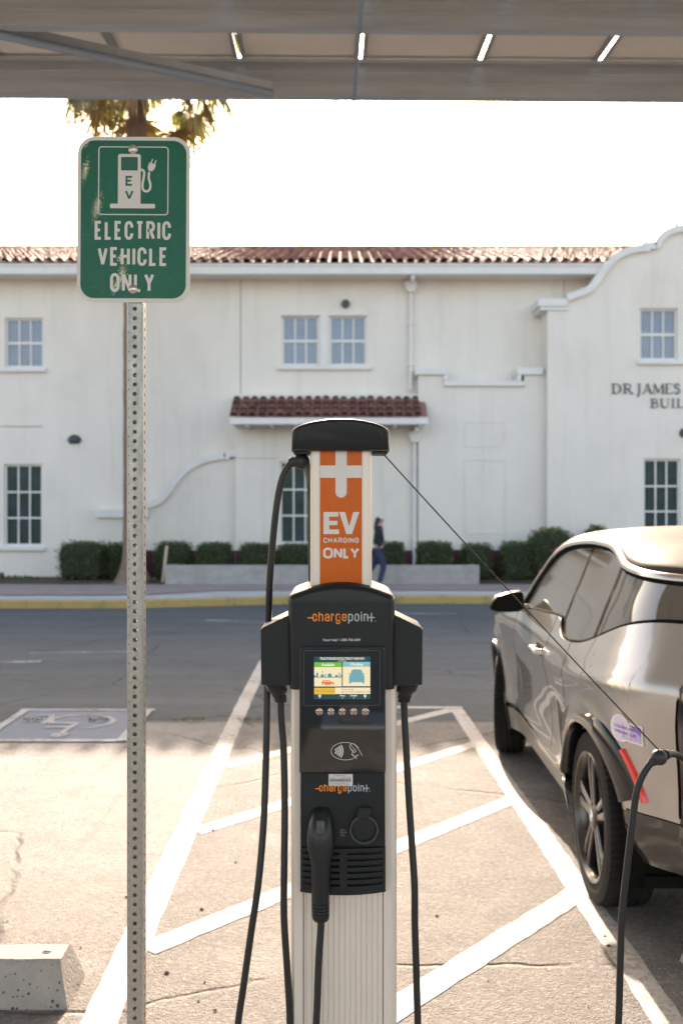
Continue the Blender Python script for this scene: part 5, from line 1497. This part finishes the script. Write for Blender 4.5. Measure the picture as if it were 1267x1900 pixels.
tag(obj('leaf_litter', mb, M_litter, fix=False), 'tiny dark bits of dry litter scattered over the sunlit paving', 'litter', kind='stuff')
mb = MB(); rnd = random.Random(21)
for _ in range(260):
    x = rnd.choice([rnd.uniform(-1.95, -1.8), rnd.uniform(-1.35, -1.05), rnd.uniform(-.8, -.6), rnd.uniform(-2.45, -2.3)]); leaf_quad(mb, (x, 7.68 + rnd.uniform(-.03, .03), .012 + rnd.uniform(0, .02)), rnd.uniform(.006, .015), rnd)
tag(obj('grass_tufts', mb, M_leaf, fix=False), 'small green grass tufts in the paving joint behind the station', 'grass', kind='stuff')

# ------------------------------------------------------------------ the person walking past
M_skin = mat('skin', (.42, .25, .18), .55)
M_hair = mat('black_hair', (.012, .011, .012), .5)
M_jacket = mat('black_jacket', (.014, .016, .020), .8, var=.3, var_scale=14)
M_jeans = mat('blue_jeans', (.030, .045, .10), .85, var=.25, var_scale=18)
M_shoe = mat('dark_shoe', (.05, .055, .075), .6)
PD = 21.75
pxx = PX(701, PD); pz0 = .036
person = thing('person', 'person with long black hair in black jacket and blue jeans walking along the sidewalk', 'person', (pxx, PD, pz0))
HT = PZ(955.5, PD) - pz0
def skin(name, nodes, edges, material, parent, sub=2):
    me = bpy.data.meshes.new(name); me.from_pydata([n[0] for n in nodes], edges, [])
    o = bpy.data.objects.new(name, me); COL.objects.link(o)
    md = o.modifiers.new('skin', 'SKIN'); md.use_smooth_shade = True
    for i, n in enumerate(nodes):
        sv = me.skin_vertices[0].data[i]; r = n[1]
        sv.radius = r if isinstance(r, tuple) else (r, r); sv.use_root = (i == 0)
    s = o.modifiers.new('sub', 'SUBSURF'); s.levels = sub; s.render_levels = sub
    dg = bpy.context.evaluated_depsgraph_get()
    m2 = bpy.data.meshes.new_from_object(o.evaluated_get(dg)); m2.name = name
    bpy.data.objects.remove(o, do_unlink=True)
    o = bpy.data.objects.new(name, m2); COL.objects.link(o); m2.materials.clear(); m2.materials.append(material); o.parent = parent
    for p_ in m2.polygons: p_.use_smooth = True
    return o
q = HT/1.60
def V(x, y, z): return (x*q, y*q, z*q)
# walking to the right (+x); y negative is the near side
body = [(V(0,0,.86),(.12*q,.10*q)), (V(.01,0,1.02),(.12*q,.09*q)), (V(.02,0,1.22),(.13*q,.10*q)), (V(.025,0,1.34),(.085*q,.07*q)), (V(.045,0,1.42),.05*q),
    (V(.065,0,1.475),(.062*q,.07*q)), (V(.072,0,1.525),(.072*q,.085*q)),
    (V(.02,-.17,1.30),.06*q), (V(-.04,-.21,1.06),.046*q), (V(.05,-.20,.90),.026*q),
    (V(.02,.17,1.30),.06*q), (V(.09,.19,1.10),.046*q), (V(.10,.15,.98),.026*q),
    (V(0,-.085,.80),.095*q), (V(.13,-.09,.48),.066*q), (V(.035,-.09,.10),.045*q), (V(.06,-.09,.045),.042*q),
    (V(0,.085,.80),.095*q), (V(-.10,.09,.47),.066*q), (V(-.33,.09,.16),.045*q), (V(-.30,.09,.10),.042*q)]
ed = [(0,1),(1,2),(2,3),(3,4),(4,5),(5,6),(2,7),(7,8),(8,9),(2,10),(10,11),(11,12),(0,13),(13,14),(14,15),(15,16),(0,17),(17,18),(18,19),(19,20)]
skin('body', body, ed, M_skin, person)
jk = [(V(0,0,.88),(.168*q,.135*q)), (V(.01,0,1.04),(.165*q,.125*q)), (V(.02,0,1.22),(.168*q,.128*q)), (V(.03,0,1.335),(.10*q,.085*q)), (V(.04,0,1.385),.062*q),
    (V(.02,-.175,1.29),.075*q), (V(-.04,-.215,1.06),.062*q), (V(.055,-.205,.885),.052*q), (V(.02,.175,1.29),.075*q), (V(.09,.195,1.10),.062*q), (V(.10,.15,.965),.056*q)]
skin('jacket', jk, [(0,1),(1,2),(2,3),(3,4),(2,5),(5,6),(6,7),(2,8),(8,9),(9,10)], M_jacket, person)
jn = [(V(0,0,.88),(.135*q,.12*q)), (V(0,-.088,.78),.108*q), (V(.13,-.092,.48),.08*q), (V(.06,-.09,.20),.066*q), (V(.03,-.09,.075),.07*q), (V(0,.088,.78),.108*q), (V(-.10,.09,.47),.08*q), (V(-.25,.09,.27),.066*q), (V(-.33,.09,.17),.068*q)]
skin('jeans', jn, [(0,1),(1,2),(2,3),(3,4),(0,5),(5,6),(6,7),(7,8)], M_jeans, person)
hr = [(V(.035,0,1.545),(.082*q,.080*q)), (V(.01,0,1.50),(.082*q,.075*q)), (V(-.035,0,1.42),(.085*q,.055*q)), (V(-.055,0,1.32),(.085*q,.045*q)), (V(-.06,0,1.22),(.06*q,.03*q))]
skin('hair', hr, [(0,1),(1,2),(2,3),(3,4)], M_hair, person)
mb = MB()
mb.sphere(V(.140,0,1.492), .013*q, 10, 8, sc=(1.1, .8, 1)); obj('nose', mb, M_skin, person, local=True, smooth_angle=60)
for dy in (-1, 1):
    sh = [(V(-.02 if dy < 0 else -.345, dy*.09, .045 if dy < 0 else .13), .042*q), (V(.07 if dy < 0 else -.28, dy*.09, .035 if dy < 0 else .06), .04*q), (V(.15 if dy < 0 else -.22, dy*.09, .03), .028*q)]
    skin('shoe', sh, [(0,1),(1,2)], M_shoe, person)
# ------------------------------------------------------------------ the parked car (local frame: y = forward from the rear axle, x = right)
car = thing('parked_car', 'silver beige electric hatchback with black roof parked beside the hatched aisle, tail towards the station', 'car', (1.900, 4.12, 0), -.0115)
M_paint = mat('car_paint', (.40, .370, .352), .24, metal=.5, coat=1.0, coat_rough=.03, var=.05, var_scale=3, spec=.6)
M_gblack = mat('gloss_black_paint', (.009, .009, .010), .10, spec=.45)
M_roofblk = mat('dusty_black_roof', (.045, .038, .033), .60, spec=.10, var=.35, var_scale=5)
M_glassc = mat('car_glass', (.105, .092, .078), .07, spec=.9, coat=.5, coat_rough=.02)
M_seal = mat('rubber_seal', (.010, .010, .010), .85, spec=.02)
M_sill = mat('sill_grey', (.17, .155, .14), .4, coat=.3)
M_bumper = mat('bumper_dark_grey', (.030, .028, .026), .20, coat=.5, coat_rough=.05)
M_tyre = mat('tyre_rubber', (.012, .0118, .0115), .8, spec=.25, bump=.2, bump_scale=120, var=.3, var_scale=14)
M_rim = mat('rim_alloy', (.085, .082, .08), .26, metal=.85)
M_rimdark = mat('rim_dark', (.02, .02, .021), .35, coat=.4)
WB = 2.60; RW = .35; RO = .392
Wp = [(-.66, .66), (-.56, .725), (-.47, .785), (-.36, .832), (-.25, .863), (-.1, .884), (.1, .896), (.5, .897), (1.3, .888), (2.0, .876), (2.6, .880), (2.85, .862), (3.05, .80), (3.2, .70), (3.32, .55)]
Zo = [(.2, -.085), (.28, -.06), (.36, -.038), (.42, -.030), (.52, -.040), (.66, -.030), (.78, -.010), (.87, .0), (.95, -.010), (1.02, -.035), (1.10, -.070), (1.2, -.108), (1.30, -.150), (1.38, -.180), (1.46, -.215), (1.55, -.26)]
def vv(u, z):
    o = interp(Zo, z)
    mid = smooth((u-.35)/.4)*smooth((2.3-u)/.4)
    if z < .85: o = o*(.35 + .65*mid) if z > .44 else o*(.6+.4*mid)
    v = interp(Wp, u) + o
    for uc in (0, WB):
        r = math.hypot(u-uc, z-RW)
        if r > .2: v += .022*math.exp(-((r-.42)/.075)**2)
    if u < -.1 and z > .95: v -= .10*smooth((-.1-u)/.6)*smooth((z-.95)/.4)
    # crease running down to the rear wheel
    v += .010*math.exp(-((z-(.86+.10*max(0, .6-u)))/.035)**2)*smooth((1.9-u)/.5)
    return v
def S(u, z, d=0.0, side=-1): return (side*(vv(u, z)+d), u, z)
Zbelt = [(-.66, 1.20), (-.37, 1.192), (-.19, 1.160), (-.02, 1.108), (.15, 1.058), (.30, 1.030), (.5, 1.015), (.63, 1.022), (.72, 1.050), (.79, 1.085), (.9, 1.090), (1.2, 1.075), (1.64, 1.05), (2.0, 1.01), (2.6, .93), (3.0, .84), (3.32, .70)]
Zrail = [(-.66, 1.352), (-.5, 1.354), (-.31, 1.357), (-.07, 1.370), (.06, 1.385), (.16, 1.412), (.27, 1.440), (.42, 1.458), (.81, 1.462), (1.23, 1.436), (1.45, 1.395), (1.62, 1.33), (1.75, 1.23), (1.85, 1.13), (1.93, 1.04)]
zb = lambda u: interp(Zbelt, u); zr = lambda u: interp(Zrail, u)
UR_ = -.59
def zlow(u):
    for uc in (0, WB):
        if abs(u-uc) < RO: return RW + math.sqrt(max(RO*RO-(u-uc)**2, 0))
    if u < 0: return .50
    if u > WB: return .30
    return .42
def useg(a, b, n, uc=None):
    if uc is None: return [lerp(a, b, i/n) for i in range(n+1)]
    return [uc - RO*math.cos(math.acos(max(-1, min(1, (uc-a)/RO))) + (math.acos(max(-1, min(1, (uc-b)/RO))) - math.acos(max(-1, min(1, (uc-a)/RO))))*i/n) for i in range(n+1)]
def panel(name, segs, mt, d=0.0, nv=22, lowf=zlow, topf=zb, parent=None, ledge=True, gap=.0, sides=(-1, 1)):
    o = None
    for side in sides:
        mb = MB()
        for us in segs:
            v = []; f = []
            inside = (us[0]+us[-1])/2
            for i, u in enumerate(us):
                uu = u
                zl = lowf(min(max(u, min(us)+1e-6), max(us)-1e-6)); zt = topf(u)
                for j in range(nv+1): v.append(S(u, lerp(zl, zt, j/nv), d, side))
                if ledge:
                    q = S(u, zt, d-.035, side); v.append((q[0], q[1], zt+.004))
            n = nv + 1 + (1 if ledge else 0)
            for i in range(len(us)-1):
                for j in range(n-1): f.append((i*n+j, i*n+j+1, (i+1)*n+j+1, (i+1)*n+j) if side > 0 else (i*n+j, (i+1)*n+j, (i+1)*n+j+1, i*n+j+1))
            mb.add(v, f)
        q_ = obj(name, mb, mt, parent or car, smooth_angle=40, local=True, fix=False); o = o or q_
    return o
gp_ = .005
panel('rear_quarter', [useg(UR_, -RO, 8), useg(-RO, RO-.0001, 40, 0)], M_paint)
panel('rear_door', [useg(RO+gp_*2, .86-gp_, 26)], M_paint)
fd = panel('front_door', [useg(.86+gp_, 1.94-gp_, 40)], M_paint)
panel('front_wing', [useg(1.94+gp_, WB-RO, 14), useg(WB-RO, WB+RO, 40, WB), useg(WB+RO, 3.3, 14)], M_paint)
panel('inner_body', [useg(RO+.001, WB-RO-.001, 60)], M_seal, d=-.012, ledge=False)
# sills
panel('sill_strip', [useg(RO, WB-RO, 30)], M_gblack, d=-.006, nv=2, lowf=lambda u: .385, topf=lambda u: .417, ledge=False)
panel('sill', [useg(RO, WB-RO, 30)], M_sill, d=-.002, nv=5, lowf=lambda u: .25, topf=lambda u: .384, ledge=True)
M_tail = mat('tail_light_red', (.35, .01, .01), .1, coat=1)
# windows and their frames
def win(name, u0, u1, mt=None, dd=-.016):
    mt = mt or M_glassc
    n = max(6, int((u1-u0)/.03))
    return panel(name, [useg(u0, u1, n)], mt, d=dd, nv=12, lowf=lambda u: zb(u)+.004, topf=lambda u: max(zr(u)-.006, zb(u)+.006), ledge=False)
win('front_window', .770, 1.915); win('rear_window', .148, .735); win('quarter_window', -.50, .115)
win('window_pillar', .735, .770, M_seal, -.0142); win('window_pillar', .115, .148, M_seal, -.0142)
for side in (-1, 1):
    mb = MB()
    us = [lerp(-.55, 1.93, i/110) for i in range(111)]
    rows = []
    for u in us:
        z = zr(u)
        rows.append([S(u, z-.012, -.010, side), S(u, z-.006, .008, side), S(u, z+.008, .011, side), S(u, z+.019, .006, side), S(u, z+.020, -.01, side)])
    mb.loft(rows, False, False)
    obj('roof_rail', mb, M_paint, car, smooth_angle=50, local=True)
for side in (-1, 1):
    mb = MB()
    us = [lerp(-.5, 1.9, i/90) for i in range(91)]
    mb.tube([S(u, zb(u)+.006, -.010, side) for u in us], .008, 6)
    obj('window_seal', mb, M_seal, car, smooth_angle=60, local=True)
    mb = MB(); us = [lerp(-.5, 1.9, i/90) for i in range(91)]
    mb.tube([S(u, max(zr(u)-.016, zb(u)+.01), -.012, side) for u in us], .010, 6)
    obj('window_seal', mb, M_seal, car, smooth_angle=60, local=True)
# roof, rear slope, windscreen, bonnet
Zc = [(-.60, 1.40), (-.3, 1.465), (0, 1.505), (.4, 1.535), (.9, 1.545), (1.3, 1.53), (1.62, 1.47)]
def roofp(i, j):
    u = lerp(-.55, 1.60, j); a = PI*i
    zz = zr(u)+.016; vr = vv(u, zz)-.004; h = max(interp(Zc, u)-zz, .02)
    return (-vr*math.copysign(abs(math.cos(a))**.80, math.cos(a)), u, zz + h*math.sin(a)**.85)
mb = MB(); mb.grid(roofp, 40, 50); obj('roof', mb, M_roofblk, car, smooth_angle=60, local=True)
def wsp(i, j):
    u = lerp(1.595, 1.955, j); a = PI*i; zz = lerp(zr(u), zr(u), 0)+.012; vr = vv(u, zz)-.006
    x = -math.cos(a); h = lerp(interp(Zc, 1.6)-zr(1.6)-.012, .06, j)
    return (vr*math.copysign(abs(x)**.8, x), u + .42*j*math.sin(a), zz + h*math.sin(a)**.85)
mb = MB(); mb.grid(wsp, 30, 16); obj('windscreen', mb, M_glassc, car, smooth_angle=60, local=True)
def bonp(i, j):
    u = lerp(1.90, 3.30, j); a = PI*i; zz = zb(u)+.003; vr = vv(u, zz)-.03; x = -math.cos(a)
    return (vr*math.copysign(abs(x)**.8, x), u, zz + .07*math.sin(a))
mb = MB(); mb.grid(bonp, 24, 24); obj('bonnet', mb, M_roofblk, car, smooth_angle=60, local=True)
def nosep(i, j):
    z = lerp(.25, zb(3.3), j); a = PI*i; vr = vv(3.3, z); x = -math.cos(a)
    return (vr*x, 3.3 + .10*math.sin(a)**.7*(1-.5*j), z)
mb = MB(); mb.grid(nosep, 20, 10); obj('front_bumper', mb, M_gblack, car, smooth_angle=60, local=True)
def tail(i, z, d=0.0):
    """the rear from the left corner round to the right"""
    a = lerp(0, PI, i); v0 = vv(UR_, z) + d
    lean = .34*max(0, z-.95)
    c = math.cos(a); s = math.sin(a)
    return (-v0*math.copysign(abs(c)**.62, c), UR_ - max(.165 - lean, .02)*abs(s)**.62 - d*s, z)
mb = MB(); mb.grid(lambda i, j: tail(i, lerp(.50, 1.20, j)), 40, 18); obj('tailgate', mb, M_gblack, car, smooth_angle=50, local=True)
mb = MB(); mb.grid(lambda i, j: tail(i, lerp(1.205, 1.37, j)), 40, 8); obj('tailgate_glass', mb, M_glassc, car, smooth_angle=50, local=True)
def bump_(i, j):
    z = lerp(.30, .495, j); return tail(i, z, .018*math.sin(PI*j) - (.04*(1-j)))
def bumpside(i, j):
    z = lerp(.30, .495, j); u = lerp(UR_, -RO+.035*(j-.3), i); p = tail(0, z, .018*math.sin(PI*j) - (.04*(1-j)))
    q = S(u, z, .018*math.sin(PI*j) - .04*(1-j))
    return q
mb = MB(); mb.grid(lambda i, j: bump_(i, j), 40, 8)
mb.grid(bumpside, 10, 8); mb.grid(lambda i, j: (-bumpside(i, j)[0],) + bumpside(i, j)[1:], 10, 8)
obj('rear_bumper', mb, M_bumper, car, smooth_angle=50, local=True)
for side in (-1, 1):
    mb = MB(); pts = []
    for i in range(9):
        pts.append(tail(0.0, lerp(.52, 1.18, i/8), .002))
    mb.tube([(side*abs(p[0]), p[1]-.002, p[2]) for p in pts], .004, 5)
    obj('panel_seam', mb, M_seal, car, local=True)
for side in (-1, 1):
    mb = MB(); rows = []
    for j in range(7):
        z = lerp(.86, 1.0, j/6)
        rows.append([tail((.22 + .16*i/8) if side < 0 else 1-(.22+.16*i/8), z, .006) for i in range(9)])
    mb.loft(rows, False, False); obj('tail_light', mb, M_tail, car, smooth_angle=60, local=True)
# wheel arch trims and wells
def band(th, rear):
    if not rear: return .030
    return lerp(.020, .122, smooth((112-th)/65)) if th > 20 else .112
for uc, rear in ((0, True), (WB, False)):
    for side in (-1, 1):
        mb = MB(); rows = []
        a0, a1 = (24, 168) if rear else (-16, 196)
        for k in range(61):
            th = lerp(a0, a1, k/60); w_ = band(th, rear); row = []
            for m_, d in ((0, -.05), (0, .004), (.15, .012), (.9, .012), (1.0, .002)):
                r = RO - .012 + w_*m_; u = uc - r*math.cos(R(th)); z = RW + r*math.sin(R(th))
                uu = max(u, UR_+.004)
                row.append(S(uu, z, d, side))
            rows.append(row)
        mb.loft(rows, False, False)
        obj('arch_trim', mb, M_gblack, car, smooth_angle=50, local=True)
    for side in (-1, 1):
        mb = MB(); rows = []
        for k in range(31):
            th = lerp(-25, 205, k/30)
            rows.append([(side*x, uc - (RO+.0)*math.cos(R(th)), RW + (RO+.0)*math.sin(R(th))) for x in (.845, .56, .56)] )
        mb.loft(rows, False, False)
        c = [(side*.56, uc - RO*math.cos(R(lerp(-25, 205, k/30))), RW + RO*math.sin(R(lerp(-25, 205, k/30)))) for k in range(31)]
        mb.add(c, [tuple(range(31))])
        obj('wheel_well', mb, M_seal, car, local=True)
mb = MB(); mb.box(-.76, .76, -.40, 3.2, .20, .245); obj('underbody', mb, M_seal, car, local=True)
for side in (-1,):
    mb = MB(); rows = []
    for k in range(13):
        s = k/12; th = lerp(45, 22, s); r0 = RO + band(th, True) - .012; wd = .015
        rows.append([S(max(-(r0+q)*math.cos(R(th)), UR_-.03), RW+(r0+q)*math.sin(R(th)), d, side) for q, d in ((-.002, .0), (.0, .014), (wd, .014), (wd+.002, .0))])
    mb.loft(rows, False, False); obj('reflector', mb, mat('reflector_red', (.78, .045, .03), .25, coat=.8), car, smooth_angle=50, local=True)
# mirror
M_mirror = mat('mirror_black', (.008, .008, .009), .35, spec=.15)
def mirror(side):
    prof = [(.835, 1.045), (.872, 1.026), (.94, 1.022), (1.01, 1.026), (1.035, 1.036), (1.042, 1.055), (1.032, 1.085), (1.005, 1.118), (.945, 1.136), (.90, 1.146), (.860, 1.150), (.848, 1.140), (.842, 1.10)]
    c = (.93, 1.085); rings = []
    for k, yy in ((.55, 1.895), (.80, 1.875), (.95, 1.84), (1.0, 1.80), (1.0, 1.762), (.95, 1.752), (.93, 1.757)):
        rings.append([(side*(c[0]+(x-c[0])*k), yy, c[1]+(z-c[1])*k) for x, z in prof])
    m_ = MB(); m_.loft(rings); o = obj('mirror', m_, M_mirror, car, smooth_angle=45, local=True)
    m_ = MB(); m_.add([(side*(c[0]+(x-c[0])*.91), 1.7555, c[1]+(z-c[1])*.91) for x, z in prof], [tuple(range(len(prof)))])
    obj('mirror_glass', m_, mat('mirror_glass', (.008, .008, .008), .2, spec=.05), o, local=True)
    m_ = MB(); m_.tube([(side*.79, 1.80, 1.045), (side*.84, 1.80, 1.045), (side*.885, 1.81, 1.055)], [.028, .024, .02], 10); obj('mirror_stalk', m_, M_paint, o, smooth_angle=60, local=True)
mirror(-1); mirror(1)
# handle
for side in (-1, 1):
    mb = MB(); hz = .905
    mb.tube([S(.915, hz, -.004, side), S(.93, hz, .028, side), S(.98, hz, .034, side), S(1.06, hz-.002, .034, side), S(1.105, hz-.003, .028, side), S(1.12, hz-.003, -.004, side)], [.014, .017, .017, .017, .016, .012], 10)
    obj('handle', mb, mat('handle_chrome', (.60, .57, .55), .18, metal=.9), fd, smooth_angle=60, local=True)
    mb = MB(); rows = []
    for k in range(9):
        u = lerp(.925, 1.11, k/8); rows.append([S(u, hz+dz, .0022, side) for dz in (-.022, -.01, .01, .026)])
    mb.loft(rows, False, False); obj('handle_recess', mb, M_seal, fd, local=True)
# round-ended sticker on the rear quarter
def on_side(mb, pts, d, m=0): mb.add([S(su+(u-su)*1.15, sz_+(z-sz_)*1.1, d, -1) for u, z in pts], [tuple(range(len(pts)))], m)
MK = [mat('sticker_white', (.74, .70, .72), .4), mat('sticker_lilac', (.50, .38, .66), .4), mat('sticker_violet', (.20, .13, .42), .4), mat('sticker_pale', (.62, .55, .70), .4)]
mb = MB(); su, sz_ = -.345, .790
def tilt_(p): return (p[0] - .10*(p[1]-sz_), p[1] + .22*(p[0]-su)*0)
on_side(mb, [(su+.052*math.cos(R(a)), sz_+.047*math.sin(R(a))) for a in range(0, 360, 15)], .0035)
on_side(mb, [(su+.0, sz_+.026), (su-.105, sz_+.026), (su-.105, sz_-.040), (su-.0, sz_-.040)], .0032)
on_side(mb, [(su+.044*math.cos(R(a)), sz_+.040*math.sin(R(a))) for a in range(0, 360, 15)], .0042, 3)
on_side(mb, [(su-.012, sz_+.020), (su-.098, sz_+.020), (su-.098, sz_-.034), (su-.012, sz_-.034)], .0046, 1)
on_side(mb, [(su-.050, sz_+.020), (su-.098, sz_+.020), (su-.098, sz_-.010)], .0050, 2)
for body, a0, a1, zc_, h in (('CLEAN AIR', .034, -.088, .006, .012), ('VEHICLE', .030, -.088, -.014, .011)):
    t_ = MB(); text_fit(t_, body, 0, 1, 0, 1, 0, 0, .02)
    mb.add([S(su+lerp(a0, a1, p[0]), sz_+zc_+h*(p[2]-.5), .0054, -1) for p in t_.v], t_.f, 2)
obj('sticker', mb, MK, car, local=True, fix=False)
# wheels
def wheel(side, uc, wd, steer=0.0):
    before = set(bpy.data.objects)
    c = (side*(.872-wd/2), uc, RW)
    # tyre with lateral tread cuts
    tp = [(.262, .5), (.275, .515), (.300, .53), (.322, .515), (.338, .49), (.3455, .44), (.3485, .36), (.3492, .25), (.344, .245), (.344, .215), (.35, .21), (.35, .06), (.344, .055), (.344, .0)]
    tp = [(r, h) for r, h in tp] + [(r, -h) for r, h in reversed(tp[:-1])]
    n = 216; rings = []
    for r, h in tp:
        ring = []
        for i in range(n):
            rr = r
            if r > .3444 and abs(h) > .08 and (i + (1 if h > 0 else 0)) % 3 == 0: rr = r - .0065
            a = 2*PI*(i + abs(h)*4)/n
            ring.append((c[0]+side*h*wd, c[1]+rr*math.cos(a), c[2]+rr*math.sin(a)))
        rings.append(ring)
    root = MB()
    mb = MB(); mb.loft(rings, False)
    t_ = obj('wheel', mb, M_tyre, car, smooth_angle=25, local=True)
    fo = c[0] + side*wd*.5
    mb = MB()
    def ring_(prof, m=0): mb.lathe([(r, side*h) for r, h in prof], (fo, c[1], c[2]), 'x', 72, m)
    mb.lathe([(r, side*h) for r, h in [(.264, -.012), (.266, .0), (.262, .006), (.254, .004), (.248, -.004), (.240, -.016), (.232, -.05), (.231, -.10), (.264, -.10)]], (fo, c[1], c[2]), 'x', 72, 0, True)
    for k in range(5):
        for s in (-1, 1):
            a = 2*PI*k/5 + .18; rows = []
            for r, da, hw, xo in ((.045, .34*s, .015, -.018), (.10, .19*s, .0155, -.016), (.17, .155*s, .0165, -.013), (.222, .145*s, .0185, -.012), (.246, .145*s, .024, -.014)):
                aa = a + da; cx_, cz_ = math.cos(aa), math.sin(aa)
                tx_, tz_ = -cz_, cx_
                row = []
                for q, e_ in ((-1, -.018), (-1, -.002), (-.55, .004), (.55, .004), (1, -.002), (1, -.018)):
                    row.append((fo + side*(xo+e_), c[1]+r*cx_+tx_*hw*q, c[2]+r*cz_+tz_*hw*q))
                rows.append(row)
            mb.loft(rows)
    mb.lathe([(.062, side*-.03), (.060, side*-.016), (.050, side*-.008), (.036, side*-.007), (.001, side*-.007)], (fo, c[1], c[2]), 'x', 32)
    rim = obj('rim', mb, M_rim, t_, smooth_angle=35, local=True)
    mb = MB(); mb.lathe([(.236, 0), (.236, side*.01), (.001, side*.01)], (fo - side*.085, c[1], c[2]), 'x', 40)
    mb.lathe([(.15, side*.012), (.15, side*.03), (.07, side*.035)], (fo - side*.085, c[1], c[2]), 'x', 40)
    obj('brake_disc', mb, M_rimdark, t_, smooth_angle=40, local=True)
    mb = MB(); xo = fo - side*.0064
    for k in range(4):
        pts = [(xo, c[1], c[2])] + [(xo, c[1]+.023*math.cos(PI/2*k+PI/2*i/6), c[2]+.023*math.sin(PI/2*k+PI/2*i/6)) for i in range(7)]
        mb.add(pts, [tuple(range(8))], k % 2)
    for i in range(24):
        a, b = 2*PI*i/24, 2*PI*(i+1)/24
        mb.add([(xo, c[1]+r*math.cos(t), c[2]+r*math.sin(t)) for r, t in ((.0232, a), (.034, a), (.034, b), (.0232, b))], [(0,1,2,3)], 2)
    obj('hub_emblem', mb, EM, t_, local=True, fix=False)
    if steer:
        M_ = Matrix.Translation(Vector(c)) @ Matrix.Rotation(steer, 4, 'Z') @ Matrix.Translation(-Vector(c))
        for o_ in set(bpy.data.objects) - before: o_.data.transform(M_)
EM = [mat('emblem_blue', (.06, .20, .55), .2), mat('emblem_white', (.75, .75, .75), .2), M_gblack]
for side in (-1, 1):
    wheel(side, 0, .185); wheel(side, WB, .175, R(-13))
